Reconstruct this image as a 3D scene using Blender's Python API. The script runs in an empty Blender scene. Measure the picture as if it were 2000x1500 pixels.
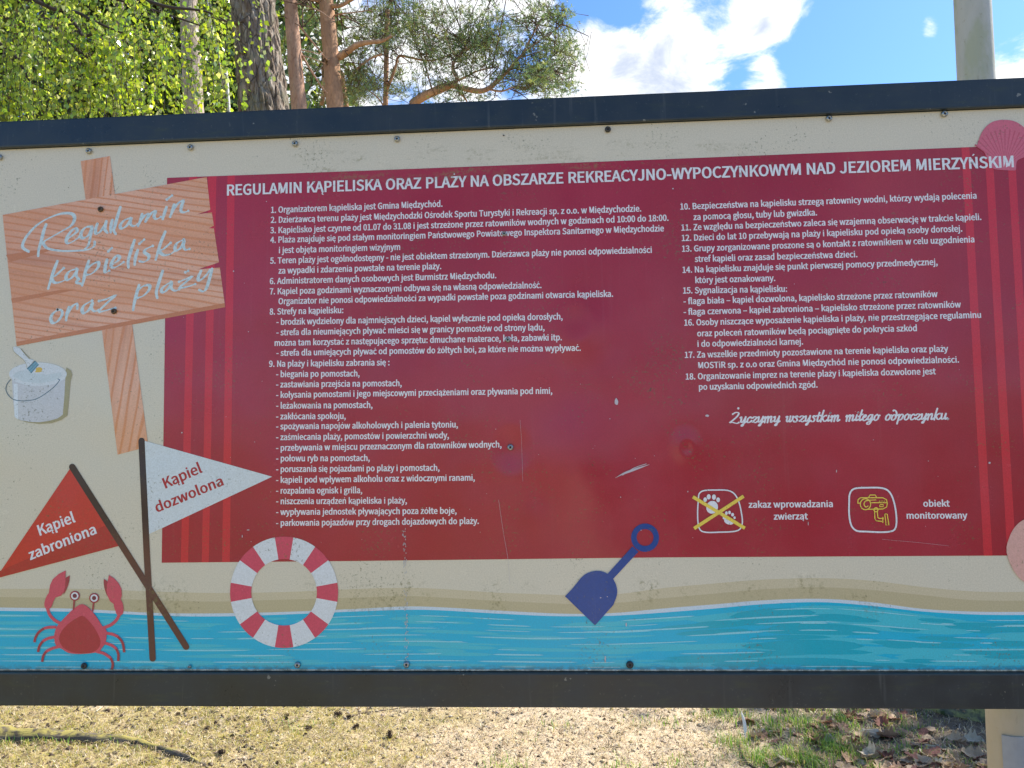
import bpy, bmesh, math, random
import numpy as np
from mathutils import Vector, Matrix, noise
from mathutils.geometry import tessellate_polygon
PI = math.pi
R = math.radians
scene = bpy.context.scene
col = scene.collection

# ---------------------------------------------------------------- camera, sky, sun, exposure
DIST, EYE, FPX = 1.41, 1.55, 1500.0            # metres to the board, eye height, focal length in photo pixels
YAW, PITCH, ROLL = R(-3.3816), R(3.9849), R(-0.9868)
_f = Vector((math.sin(YAW)*math.cos(PITCH), math.cos(YAW)*math.cos(PITCH), math.sin(PITCH)))
_r0 = Vector((math.cos(YAW), -math.sin(YAW), 0)); _u0 = _r0.cross(_f)
_r = math.cos(ROLL)*_r0 + math.sin(ROLL)*_u0; _u = -math.sin(ROLL)*_r0 + math.cos(ROLL)*_u0
CAM = Vector((0, -DIST, EYE))
cd = bpy.data.cameras.new('camera'); cam = bpy.data.objects.new('camera', cd); col.objects.link(cam)
cd.sensor_fit = 'HORIZONTAL'; cd.sensor_width = 36; cd.lens = 36*FPX/2000; cd.clip_start = .05; cd.clip_end = 2000
cam.matrix_world = Matrix(((_r.x, _u.x, -_f.x, CAM.x), (_r.y, _u.y, -_f.y, CAM.y), (_r.z, _u.z, -_f.z, CAM.z), (0, 0, 0, 1)))
scene.camera = cam

SUN_AZ, SUN_EL = R(62), R(46)                  # azimuth clockwise from +Y (behind the board, to the right)
sd = bpy.data.lights.new('sun', 'SUN'); sd.energy = 5.0; sd.angle = R(.55); sd.color = (1, .94, .84)
sun = bpy.data.objects.new('sun', sd); col.objects.link(sun)
SDIR = Vector((math.sin(SUN_AZ)*math.cos(SUN_EL), math.cos(SUN_AZ)*math.cos(SUN_EL), math.sin(SUN_EL)))
sun.rotation_euler = SDIR.to_track_quat('Z', 'Y').to_euler(); sun.location = SDIR*30
scene.view_settings.view_transform = 'Standard'; scene.view_settings.look = 'None'
scene.view_settings.exposure = 0.95; scene.view_settings.gamma = 1; scene.view_settings.use_curve_mapping = False
scene.cycles.max_bounces = 8; scene.cycles.transparent_max_bounces = 8
scene.cycles.use_denoising = True


class NT:
    """small helper to write node trees"""
    def __init__(s, tree): s.t = tree; s.n = tree.nodes; s.l = tree.links
    def node(s, ty, ins={}, **kw):
        n = s.n.new(ty)
        for k, v in kw.items(): setattr(n, k, v)
        for k, v in ins.items():
            if hasattr(v, 'is_output'): s.l.new(v, n.inputs[k])
            else: n.inputs[k].default_value = v
        return n
    def math(s, op, a, b=0.0, c=None, clamp=False):
        ins = {0: a, 1: b}
        if c is not None: ins[2] = c
        return s.node('ShaderNodeMath', ins, operation=op, use_clamp=clamp).outputs[0]
    def vmath(s, op, a, b=(0, 0, 0)):
        n = s.node('ShaderNodeVectorMath', {0: a, 1: b}, operation=op)
        return n.outputs['Value'] if op in ('LENGTH', 'DOT_PRODUCT', 'DISTANCE') else n.outputs[0]
    def noise(s, vec, scale, detail=4, rough=.55, dist=0.0, out='Fac'):
        return s.node('ShaderNodeTexNoise', {'Vector': vec, 'Scale': scale, 'Detail': detail, 'Roughness': rough, 'Distortion': dist}).outputs[out]
    def ramp(s, v, a, b, c=0.0, d=1.0, smooth=True):
        return s.node('ShaderNodeMapRange', {'Value': v, 'From Min': a, 'From Max': b, 'To Min': c, 'To Max': d},
                      interpolation_type='SMOOTHSTEP' if smooth else 'LINEAR').outputs[0]
    def mix(s, f, a, b, mode='MIX'):
        n = s.node('ShaderNodeMix', data_type='RGBA', blend_type=mode)
        for k, v in ((0, f), (6, a), (7, b)):
            if hasattr(v, 'is_output'): s.l.new(v, n.inputs[k])
            else: n.inputs[k].default_value = (v if k == 0 else (tuple(v)+(1,))[:4])
        return n.outputs[2]
    def mapping(s, vec, scale=(1, 1, 1), rot=(0, 0, 0), loc=(0, 0, 0)):
        return s.node('ShaderNodeMapping', {'Vector': vec, 'Scale': scale, 'Rotation': rot, 'Location': loc}).outputs[0]


def pix_dir(px, py):
    return ((px-1000)*_r + (750-py)*_u + FPX*_f).normalized()

world = bpy.data.worlds.new('World'); scene.world = world; world.use_nodes = True
w = NT(world.node_tree); w.n.clear()
sky = w.node('ShaderNodeTexSky', sky_type='NISHITA', sun_disc=False, sun_elevation=SUN_EL, sun_rotation=SUN_AZ,
             altitude=50, air_density=1.0, dust_density=.6, ozone_density=1.6)
gen = w.node('ShaderNodeTexCoord').outputs['Generated']
sep = w.node('ShaderNodeSeparateXYZ', {0: gen})
zc = w.math('MAXIMUM', sep.outputs[2], .06)
flat = w.node('ShaderNodeCombineXYZ', {0: w.math('DIVIDE', sep.outputs[0], w.math('ADD', zc, .25)), 1: w.math('DIVIDE', sep.outputs[1], w.math('ADD', zc, .25)), 2: 0.0}).outputs[0]
warp = w.vmath('ADD', flat, w.vmath('SCALE', w.node('ShaderNodeTexNoise', {'Vector': flat, 'Scale': 2.6, 'Detail': 6}).outputs['Color'], (0, 0, 0)))
cov = w.noise(flat, 1.7, 3, .5)
fine = w.noise(flat, 6.5, 10, .66, .5)
field = w.math('ADD', w.math('MULTIPLY', cov, .45), w.math('MULTIPLY', fine, .66))
# cumulus heaps and open blue patches where the photograph has them, as directions in the sky
def lobe(px, py, deg, amt):
    d = pix_dir(px, py)
    dt = w.vmath('DOT_PRODUCT', gen, tuple(d))
    return w.ramp(dt, math.cos(R(deg)), 1.0, 0.0, amt)
acc = field
for a in ((1340, 75, 9, .19), (1230, 165, 7, .13), (1180, 50, 4.5, -.08), (1520, 50, 4, .12), (1480, 130, 2.5, -.10), (1545, 85, 2, -.08), (1570, 20, 3.5, .08), (1175, 95, 3, .12), (980, 90, 8, .13),
          (1500, 158, 2.0, .12), (1420, 150, 3, -.12), (1710, 40, 7, -.16), (1640, 120, 4.5, -.12), (1850, 60, 6, -.09), (1975, 130, 4, .22), (1965, 30, 4, -.16),
          (1160, 12, 3.5, -.20), (1240, 30, 3.0, -.10), (1715, 60, 1.5, .15), (1735, 115, 1.6, .16), (1790, 75, 1.8, .20), (1675, 12, 1.3, .13), (1835, 45, 1.5, .16), (1640, 155, 1.5, .12), (480, 60, 10, .12), (750, 120, 9, .12)):
    acc = w.math('ADD', acc, lobe(*a))
cl = w.ramp(acc, .565, .74)
thick = w.ramp(acc, .66, .92)
shade = w.noise(flat, 4.2, 5, .6)
grey = w.mix(w.math('MULTIPLY', thick, w.ramp(shade, .36, .54)), (6.3, 6.3, 6.2), (2.9, 3.3, 4.1))
clear = w.mix(1.0, sky.outputs[0], (.54, .80, 1.12), 'MULTIPLY')
skyc = w.mix(w.math('MULTIPLY', cl, w.ramp(sep.outputs[2], -.02, .05)), clear, grey)
bg = w.node('ShaderNodeBackground', {'Color': skyc, 'Strength': .12})
w.l.new(bg.outputs[0], w.node('ShaderNodeOutputWorld').inputs[0])

# ---------------------------------------------------------------- helpers
def on_board(px, py):                          # point of the board's face that the photograph shows there
    d = pix_dir(px, py); k = (0-CAM.y)/d.y
    return (d.x*k + CAM.x, d.z*k + CAM.z)
def at_depth(px, py, y):                       # point in the vertical plane y metres behind the board
    d = pix_dir(px, py); return CAM + d*((y-CAM.y)/d.y)
def on_ground(px, py, z=0.0):
    d = pix_dir(px, py); return CAM + d*((z-CAM.z)/d.z)

def tag(o, label=None, cat=None, group=None, kind=None):
    for k, v in (('label', label), ('category', cat), ('group', group), ('kind', kind)):
        if v: o[k] = v
    return o
def link(name, me, parent=None, m=None):
    o = bpy.data.objects.new(name, me); col.objects.link(o)
    if m is not None and me is not None and not me.materials: me.materials.append(m)
    if parent: o.parent = parent
    return o
def empty(name, loc, label, cat, group=None):
    o = bpy.data.objects.new(name, None); col.objects.link(o); o.location = loc; o.empty_display_size = .1
    return tag(o, label, cat, group)
def mesh(name, V, F, smooth=False):
    me = bpy.data.meshes.new(name); me.from_pydata([tuple(v) for v in V], [], F); me.update()
    if smooth: me.polygons.foreach_set('use_smooth', [True]*len(me.polygons))
    return me
def fast_mesh(name, V, F, colr=None, smooth=False):
    """V (n,3) array, F (m,k) array of equal sided faces, colr (n,3) vertex albedo"""
    me = bpy.data.meshes.new(name); V = np.asarray(V, dtype=np.float32); F = np.asarray(F, dtype=np.int32)
    k = F.shape[1]
    me.vertices.add(len(V)); me.vertices.foreach_set('co', V.ravel())
    me.loops.add(F.size); me.loops.foreach_set('vertex_index', F.ravel())
    me.polygons.add(len(F)); me.polygons.foreach_set('loop_start', np.arange(0, F.size, k, dtype=np.int32))
    me.polygons.foreach_set('loop_total', np.full(len(F), k, dtype=np.int32))
    if smooth: me.polygons.foreach_set('use_smooth', np.ones(len(F), dtype=bool))
    me.update(calc_edges=True)
    if colr is not None:
        a = me.color_attributes.new('tone', 'FLOAT_COLOR', 'POINT')
        c = np.ones((len(V), 4), dtype=np.float32); c[:, :3] = colr; a.data.foreach_set('color', c.ravel())
    return me
def box(x0, x1, y0, y1, z0, z1, bev=0.0):
    bm = bmesh.new(); bmesh.ops.create_cube(bm, size=1)
    for v in bm.verts: v.co = Vector((x0+(v.co.x+.5)*(x1-x0), y0+(v.co.y+.5)*(y1-y0), z0+(v.co.z+.5)*(z1-z0)))
    if bev: bmesh.ops.bevel(bm, geom=bm.edges[:], offset=bev, segments=2, affect='EDGES', profile=.7)
    me = bpy.data.meshes.new('box'); bm.to_mesh(me); bm.free(); return me
def tube(pts, rads, n=8, disp=None, cap=True):
    """tapered tube along points; returns V, F (quads plus end fans as quads)"""
    pts = [Vector(p) for p in pts]; V = []; F = []
    up = Vector((.31, .17, .93)).normalized()
    for i, p in enumerate(pts):
        t = (pts[min(i+1, len(pts)-1)]-pts[max(i-1, 0)]).normalized()
        a = t.cross(up if abs(t.dot(up)) < .97 else Vector((1, 0, 0))).normalized(); b = t.cross(a)
        for j in range(n):
            th = 2*PI*j/n; rr = rads[i]
            if disp: rr += disp(th, i, p)
            V.append(p + (a*math.cos(th)+b*math.sin(th))*rr)
    for i in range(len(pts)-1):
        for j in range(n):
            F.append((i*n+j, i*n+(j+1) % n, (i+1)*n+(j+1) % n, (i+1)*n+j))
    if cap:
        F.append(tuple(range(n))[::-1]); F.append(tuple(range((len(pts)-1)*n, len(pts)*n)))
    return V, F
def merge(parts):
    V = []; F = []
    for v, f in parts:
        o = len(V); V += list(v); F += [tuple(i+o for i in q) for q in f]
    return V, F
def smooth_path(p, k=4, closed=False):
    n = len(p); out = []
    rng = range(n if closed else n-1)
    for i in rng:
        if closed: a, b, c, d = p[i-1], p[i], p[(i+1) % n], p[(i+2) % n]
        else: a, b, c, d = p[max(i-1, 0)], p[i], p[i+1], p[min(i+2, n-1)]
        for j in range(k):
            t = j/k
            out.append(tuple(.5*((2*b[q]) + (-a[q]+c[q])*t + (2*a[q]-5*b[q]+4*c[q]-d[q])*t*t + (-a[q]+3*b[q]-3*c[q]+d[q])*t**3) for q in range(len(b))))
    if not closed: out.append(tuple(p[-1]))
    return out

# ---------------------------------------------------------------- materials
def material(name):
    m = bpy.data.materials.new(name); m.use_nodes = True; m.node_tree.nodes.clear()
    t = NT(m.node_tree); t.out = t.node('ShaderNodeOutputMaterial'); return m, t
def finish(t, base, rough=.6, normal=None, spec=.5, metal=0.0, extra={}):
    ins = {'Base Color': base if hasattr(base, 'is_output') else (tuple(base)+(1,))[:4], 'Roughness': rough, 'Specular IOR Level': spec, 'Metallic': metal}
    ins.update(extra)
    if normal is not None: ins['Normal'] = normal
    p = t.node('ShaderNodeBsdfPrincipled', ins); t.l.new(p.outputs[0], t.out.inputs[0]); return p
def bump(t, h, strength=.5, dist=.01, normal=None):
    ins = {'Height': h, 'Strength': strength, 'Distance': dist}
    if normal is not None: ins['Normal'] = normal
    return t.node('ShaderNodeBump', ins).outputs[0]
def coords(t): return t.node('ShaderNodeTexCoord').outputs['Object']

def print_group():
    """weathering shared by everything printed on the panel: algae specks, smears, drip streaks, dents"""
    g = bpy.data.node_groups.new('weathered_print', 'ShaderNodeTree')
    g.interface.new_socket('Color', in_out='INPUT', socket_type='NodeSocketColor')
    g.interface.new_socket('Color', in_out='OUTPUT', socket_type='NodeSocketColor')
    g.interface.new_socket('Rough', in_out='OUTPUT', socket_type='NodeSocketFloat')
    g.interface.new_socket('Normal', in_out='OUTPUT', socket_type='NodeSocketVector')
    t = NT(g); gi = t.node('NodeGroupInput'); go = t.node('NodeGroupOutput')
    P = coords(t); s = t.node('ShaderNodeSeparateXYZ', {0: P}); x, z = s.outputs[0], s.outputs[2]
    c = gi.outputs[0]
    # faded, blotchy ink
    big = t.noise(P, 3.5, 5, .6)
    c = t.mix(t.ramp(big, .35, .7, .0, .025), c, (.55, .52, .46))
    pores = t.noise(P, 420, 2, .5)
    c = t.mix(t.ramp(pores, .3, .8, .22, 0), c, t.mix(1.0, c, (.35, .34, .22), 'MULTIPLY'))
    # fine vertical rain streaks
    st = t.noise(t.mapping(P, (95, 1, 3)), 1, 5, .6)
    c = t.mix(t.ramp(st, .55, .85, 0, .03), c, (.62, .6, .54))
    # algae specks gathered in clouds
    cloud = t.noise(P, 7.5, 4, .65)
    speck = t.noise(P, 190, 4, .75)
    th = t.ramp(cloud, .36, .70, .68, .545)
    m1 = t.ramp(t.math('SUBTRACT', speck, th), 0, .06, 0, .62)
    c = t.mix(m1, c, (.12, .125, .05))
    blk = t.noise(P, 75, 3, .6)
    m2 = t.math('MULTIPLY', t.ramp(blk, .69, .73, 0, .8), t.ramp(cloud, .45, .6))
    c = t.mix(m2, c, (.06, .065, .03))
    # dirty bands: under the top bar and along the printed shore
    sm = t.noise(t.mapping(P, (9, 1, 34)), 1, 6, .7)
    topb = t.math('MULTIPLY', t.ramp(z, 2.02, 2.055), t.ramp(z, 2.115, 2.085))
    xm = t.math('MULTIPLY', t.ramp(x, -.65, -.42), t.ramp(x, .50, .15))
    m3 = t.math('MULTIPLY', t.math('MULTIPLY', topb, xm), t.ramp(sm, .47, .68, 0, .75))
    c = t.mix(t.math('MULTIPLY', m3, t.ramp(t.noise(P, 130, 3, .7), .42, .6)), c, (.22, .19, .06))
    shore = t.math('MULTIPLY', t.ramp(z, 1.215, 1.25), t.ramp(z, 1.31, 1.28))
    m4 = t.math('MULTIPLY', shore, t.math('MULTIPLY', t.ramp(t.noise(P, 5, 4, .6), .5, .62), t.ramp(t.noise(P, 110, 4, .75), .48, .66, 0, .7)))
    c = t.mix(m4, c, (.16, .15, .05))
    edge = t.ramp(z, 1.146, 1.131)
    m5 = t.math('MULTIPLY', edge, t.ramp(t.noise(t.mapping(P, (60, 1, 90)), 1, 5, .7), .42, .56, 0, .6))
    c = t.mix(m5, c, (.045, .06, .03))
    t.l.new(c, go.inputs[0])
    t.l.new(t.ramp(t.noise(P, 11, 5, .6), .3, .75, .13, .30), go.inputs[1])
    # buckles of the thin sheet and a few knocks
    h = t.math('MULTIPLY', t.noise(P, 3.2, 2, .45), .0085)
    for (px, py, r, a) in ((1340, 872, .036, .0022), (1342, 875, .016, -.0016), (1128, 640, .075, .0034), (1125, 628, .035, -.0022), (1000, 880, .045, -.0030), (1125, 905, .12, .0040), (1050, 1020, .04, .0012)):
        bx, bz = on_board(px, py)
        d = t.vmath('DISTANCE', t.mapping(P, (1, 0, .85)), (bx, 0, bz*.85))
        h = t.math('ADD', h, t.ramp(d, r, 0, 0, a))
    n1 = bump(t, h, 1.0, 1.0)
    n2 = bump(t, t.noise(P, 260, 3, .6), .05, .001, n1)
    t.l.new(n2, go.inputs[2])
    return g
PG = print_group()
def lin(r, g, b):
    f = lambda v: (v/255/12.92 if v <= 10 else ((v/255+.055)/1.055)**2.4)
    return (f(r), f(g), f(b))
_pm = {}
def ink(name, rgb, builder=None):
    if name in _pm: return _pm[name]
    m, t = material(name)
    base = builder(t) if builder else t.node('ShaderNodeRGB').outputs[0]
    if not builder: base.default_value = tuple(rgb)+(1,)
    g = t.node('ShaderNodeGroup', node_tree=PG); t.l.new(base, g.inputs[0])
    finish(t, g.outputs[0], g.outputs[1], g.outputs[2], .46)
    _pm[name] = m; return m

def wood_ink(angle, freq):
    def b(t):
        P = t.mapping(coords(t), (1, 1, 1), (0, R(angle), 0))
        n = t.noise(t.mapping(P, (1.6, 1, 9)), 1, 3, .5)
        s = t.node('ShaderNodeSeparateXYZ', {0: P}).outputs[2]
        ph = t.math('ADD', t.math('MULTIPLY', s, freq), t.math('MULTIPLY', n, 24))
        wv = t.math('SINE', ph)
        c = t.mix(t.ramp(wv, .25, 1.0, 0, .85), lin(234, 180, 146), lin(216, 138, 84))
        c = t.mix(t.ramp(t.noise(t.mapping(P, (1, 1, 4)), 2, 2), .45, .6, 0, .55), c, lin(222, 150, 98))
        c = t.mix(t.ramp(t.node('ShaderNodeSeparateXYZ', {0: coords(t)}).outputs[0], -.86, -1.12, 0, .4), c, lin(214, 134, 78))
        c = t.mix(t.ramp(t.noise(t.mapping(P, (2, 1, 30)), 1, 3), .5, .7, 0, .5), c, lin(186, 116, 76))
        return c
    return b
def leafy(name, front, trans, rough=.5, mixf=.45, attr=False, var=.35, spec=.35):
    m, t = material(name)
    if attr: c = t.node('ShaderNodeVertexColor', layer_name='tone').outputs[0]
    else:
        n = t.node('ShaderNodeObjectInfo').outputs['Random']
        c = t.mix(t.math('MULTIPLY', n, var), front, tuple(v*.55 for v in front))
    d = t.node('ShaderNodeBsdfPrincipled', {'Base Color': c, 'Roughness': rough, 'Specular IOR Level': spec})
    tc = t.mix(1.0, c, tuple(trans), 'MULTIPLY') if attr else trans+(1,)
    tr = t.node('ShaderNodeBsdfTranslucent', {'Color': tc})
    mx = t.node('ShaderNodeMixShader', {0: mixf, 1: d.outputs[0], 2: tr.outputs[0]})
    t.l.new(mx.outputs[0], t.out.inputs[0]); return m
def flatmat(name, rgb, rough=.7, spec=.4, nscale=60, namt=.25, bstr=.3, bdist=.002, metal=0.0, second=None):
    m, t = material(name); P = coords(t)
    n = t.noise(P, nscale, 5, .6)
    c = t.mix(t.ramp(n, .3, .7, 0, namt), rgb, second or tuple(v*.45 for v in rgb))
    finish(t, c, rough, bump(t, n, bstr, bdist), spec, metal); return m

# ================================================================ the information board
L, T, = on_board(0, 292)[0]-.14, 2.1316         # left end of the panel (outside the picture), top of the panel
RT, BO = on_board(2000, 700)[0]+.10, 1.1306
board = empty('information_board', (0, 0, 0), 'large bathing rules board with maroon text panel in a dark grey metal frame', 'notice board')
frame_m, t = material('anthracite_paint'); P = coords(t)
n = t.noise(P, 9, 5, .6)
c = t.mix(t.ramp(n, .3, .7), (.010, .017, .021), (.019, .027, .032))
c = t.mix(t.ramp(t.noise(P, 160, 4, .7), .62, .72, 0, .5), c, (.10, .11, .09)); c = t.mix(t.ramp(t.noise(P, 48, 3, .6), .71, .74, 0, .8), c, (.20, .20, .17))
c = t.mix(t.math('MULTIPLY', t.ramp(t.noise(t.mapping(P, (14, 1, 60)), 1, 5, .7), .5, .7, 0, .6), t.ramp(n, .35, .6)), c, (.035, .045, .022))
c = t.mix(t.ramp(t.noise(t.mapping(P, (70, 1, 4)), 1, 4, .6), .6, .75, 0, .25), c, (.12, .13, .12))
finish(t, c, t.ramp(n, .3, .7, .26, .42), bump(t, t.noise(P, 45, 4, .6), .12, .002), .5)
FT, FB = 2.1836, 1.0705                         # top and bottom of the frame
link('frame_bar', box(L-.06, RT+.06, -.010, .042, T, FT, .003), board, frame_m)['label'] = 'dark metal bar along the top edge'
link('frame_bar', box(L-.06, RT+.06, -.010, .042, FB, BO, .003), board, frame_m)['label'] = 'dark metal bar along the bottom edge'
for x0, x1 in ((L-.06, L), (RT, RT+.06)):
    link('frame_bar', box(x0+.0005, x1-.0005, -.0097, .0415, BO+.0005, T-.0005, .003), board, frame_m)['label'] = 'upright bar at the end of the frame'
post_m = flatmat('post_paint', (.03, .036, .04), .4, .5, 30, .3)
for x in (L-.03, RT+.03):
    link('post', box(x-.03, x+.03, .043, .103, -.3, 2.15, .004), board, post_m)
cream_m = ink('cream_laminate', lin(218, 209, 184))
pm = box(L+.001, RT-.001, 0, .004, BO+.001, T-.001)
link('panel', pm, board, cream_m)
link('back_sheet', box(L+.001, RT-.001, .006, .02, BO+.001, T-.001), board, post_m)

LAY = [0]
STEP = .000014
def layer(): LAY[0] += 1; return -STEP*LAY[0]
def poly_mesh(polys, y, pixels=True):
    """flat printed shapes: each polygon may be concave; y steps a hair so nothing shares a plane"""
    V = []; F = []
    for p in polys:
        q = [on_board(*a) for a in p] if pixels else p
        o = len(V); V += [(a, y, b) for a, b in q]
        for tri in tessellate_polygon([[Vector((a, b, 0)) for a, b in q]]): F.append(tuple(o+i for i in tri))
        y -= .000001
    return V, F
def stroke(p, wd, y, k=4, closed=False, wf=None, cap=True):
    """a brush or pen stroke of pixel width wd"""
    q = smooth_path(p, k, closed) if k > 1 else list(p)
    if closed: q.append(q[0]); 
    V = []; F = []; n = len(q)
    for i in range(n):
        a, b = q[max(i-1, 0)], q[min(i+1, n-1)]
        if closed and i in (0, n-1): a, b = q[-2], q[1]
        dx, dy = b[0]-a[0], b[1]-a[1]; l = math.hypot(dx, dy) or 1; nx, ny = -dy/l, dx/l
        wv = wd/2 * (wf(i/(n-1), dx/l, dy/l) if wf else 1)
        for s in (1, -1):
            X, Z = on_board(q[i][0]+nx*wv*s, q[i][1]+ny*wv*s); V.append((X, y-.0000006*i, Z))
    for i in range(n-1): F.append((2*i, 2*i+1, 2*i+3, 2*i+2))
    if cap and not closed:
        for e, j in ((0, 1), (n-1, n-2)):
            wv = wd/2*(wf(e/(n-1), 0, 1) if wf else 1); o = len(V)
            X, Z = on_board(*q[e][:2]); V.append((X, y-.0000006*n-.000004, Z))
            for s in range(11):
                th = 2*PI*s/11; X, Z = on_board(q[e][0]+math.cos(th)*wv, q[e][1]+math.sin(th)*wv); V.append((X, y-.0000006*n-.000004, Z))
            for s in range(11): F.append((o, o+1+s, o+1+(s+1) % 11))
    return V, F
def put(name, parts, m, label=None, parent=None):
    if parts and isinstance(parts[0], list): parts = [parts]
    V, F = merge(parts)
    o = link(name, mesh(name, V, F), parent or board, m)
    if label: o['label'] = label
    return o
def ell(cx, cy, rx, ry, n=32, rot=0):
    return [(cx+rx*math.cos(a)*math.cos(rot)-ry*math.sin(a)*math.sin(rot), cy+rx*math.cos(a)*math.sin(rot)+ry*math.sin(a)*math.cos(rot)) for a in [2*PI*i/n for i in range(n)]]

# --- printed sand and water
shore = [(-260, 1146, 1163, 1182, 1189), (-120, 1147, 1164, 1183, 1190), (0, 1150, 1166, 1186.5, 1193), (150, 1150, 1168, 1189, 1195), (300, 1155, 1172, 1197, 1202), (420, 1158, 1175, 1198, 1204), (560, 1156, 1171, 1195, 1200),
         (700, 1150, 1167, 1189, 1194), (790, 1148, 1164, 1184.5, 1191), (860, 1150, 1167, 1186, 1192), (965, 1157, 1173, 1192, 1198), (1070, 1161, 1178, 1197.5, 1203),
         (1140, 1163, 1180, 1199, 1203.5), (1210, 1160, 1177, 1196.5, 1202), (1300, 1148, 1168, 1188, 1196), (1400, 1139, 1159, 1180, 1188), (1490, 1132, 1151, 1172.5, 1180),
         (1600, 1129, 1147, 1169.5, 1176), (1700, 1134, 1152, 1176, 1183), (1800, 1146, 1162, 1189, 1194), (1900, 1155, 1172, 1194.5, 1200), (2000, 1156, 1173, 1195, 1201), (2120, 1154, 1170, 1192, 1198)]
sh = smooth_path(shore, 5)
XL, XR = L+.003, RT-.003
def clipx(p): return (min(max(p[0], XL), XR), p[1])
def band(k, bottom=None, y=0):
    V = []; F = []
    top = [clipx(on_board(q[0], q[k])) for q in sh]
    bot = [clipx(on_board(q[0], q[k+1]+.5)) for q in sh] if bottom is None else [(a[0], bottom) for a in top]
    for a, b in zip(top, bot): V += [(a[0], y, a[1]), (b[0], y, b[1])]
    for i in range(len(top)-1): F.append((2*i, 2*i+1, 2*i+3, 2*i+2))
    return V, F
put('printed_sand', [band(1, y=layer())], ink('ink_sand', lin(208, 195, 160)), 'first darker strip of printed wet sand')
put('printed_sand', [band(2, y=layer())], ink('ink_wet_sand', lin(194, 181, 142)), 'darkest strip of printed wet sand')
put('printed_foam', [band(3, y=layer())], ink('ink_foam', lin(205, 220, 226)))
wbot = BO+.0035
put('printed_water', [band(4, bottom=wbot, y=layer())], ink('ink_water', lin(0, 182, 212)))
rg = random.Random(4)
def shore_y(x, t):                              # a line between the shore and the bottom edge
    for a, b in zip(sh, sh[1:]):
        if a[0] <= x <= b[0]:
            s = a[4]+(b[4]-a[4])*(x-a[0])/(b[0]-a[0]); return s+(1307-s)*t
    return 1200+100*t
def lens(cx, t, ln, th, pw=1.0):
    n = 10; up = []; dn = []
    for i in range(n+1):
        x = cx-ln/2+ln*i/n; f = (1-(2*i/n-1)**2)**pw*th/2; y = shore_y(x, t); up.append((x, y-f)); dn.append((x, y+f))
    return up+dn[::-1][1:-1]
light = []; dark = []; lines = []
for i in range(95):
    cx = rg.uniform(-60, 1350); light.append(lens(cx, rg.uniform(.06, .97), rg.uniform(60, 200), rg.uniform(2.5, 8), .5))
for i in range(24):
    cx = rg.uniform(1350, 2000); light.append(lens(cx, rg.uniform(.1, .95), rg.uniform(120, 320), rg.uniform(8, 20), .35))
for i in range(34):
    cx = rg.uniform(1370, 2010); dark.append(lens(cx, rg.uniform(.12, .95), rg.uniform(60, 150) if rg.random() < .8 else 210, rg.uniform(7, 13), .5))
for i in range(7): dark.append(lens(1560+rg.uniform(-60, 90), .16+.12*i, rg.uniform(110, 240), rg.uniform(9, 24), .5))
for i in range(120):
    cx = rg.uniform(-60, 2010); lines.append(lens(cx, rg.choice([.09, .2, .3, .42, .53, .64, .74, .86, .96])+rg.uniform(-.012, .012), rg.uniform(25, 170), rg.uniform(1.6, 2.6), .35))
def ripple(polys, name, m, label):
    V, F = poly_mesh(polys, layer()); layer(); layer()
    V = [(min(max(v[0], XL), XR), v[1], v[2]) for v in V]
    for _ in range(int(len(polys)*.000001/STEP)+1): layer()
    put(name, [(V, F)], m, label)
ripple(light, 'printed_ripple', ink('ink_water_light', lin(64, 192, 206)), 'pale turquoise patches in the printed water')
ripple(dark, 'printed_ripple', ink('ink_water_dark', lin(0, 172, 190)), 'deeper turquoise patches in the printed water')
ripple(lines, 'printed_ripple', ink('ink_water_line', lin(140, 214, 222)), 'thin white ripple lines in the printed water')

# --- maroon text panel with stripes
maroon = ink('ink_maroon', lin(160, 24, 38), lambda t: t.mix(t.ramp(t.noise(coords(t), 2.2, 3, .5), .35, .65), lin(164, 29, 45), lin(174, 40, 58)))
stripe = ink('ink_stripe', lin(208, 44, 56))
def wide(p):                                    # points outside the picture clipped to the panel
    return [clipx(on_board(*a)) for a in p]
put('printed_text_panel', poly_mesh([wide([(326.5, 347.5), (700, 334), (1000, 322.5), (1300, 311), (1908, 287), (2110, 279), (2110, 1083.5), (1965, 1085), (1300, 1088.5), (700, 1095.5), (316, 1099)])], layer(), False), maroon)
for q in ([(369.5, 346), (385, 345), (367.5, 1098.3), (353.5, 1098.5)], [(407, 344.5), (423, 344), (408, 1098), (394.5, 1098.2)], [(444.5, 343.3), (459, 342.5), (449, 1097.6), (434, 1097.8)],
          [(1877.5, 288.3), (1893, 287.7), (1938, 1085.3), (1921, 1085.3)], [(1922.5, 286.5), (1938, 285.8), (1984, 1084.9), (1967, 1085)], [(1966, 284.8), (1981, 284.2), (2029, 1084.4), (2012, 1084.6)]):
    put('printed_stripe', poly_mesh([wide(q)], layer(), False), stripe)

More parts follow.
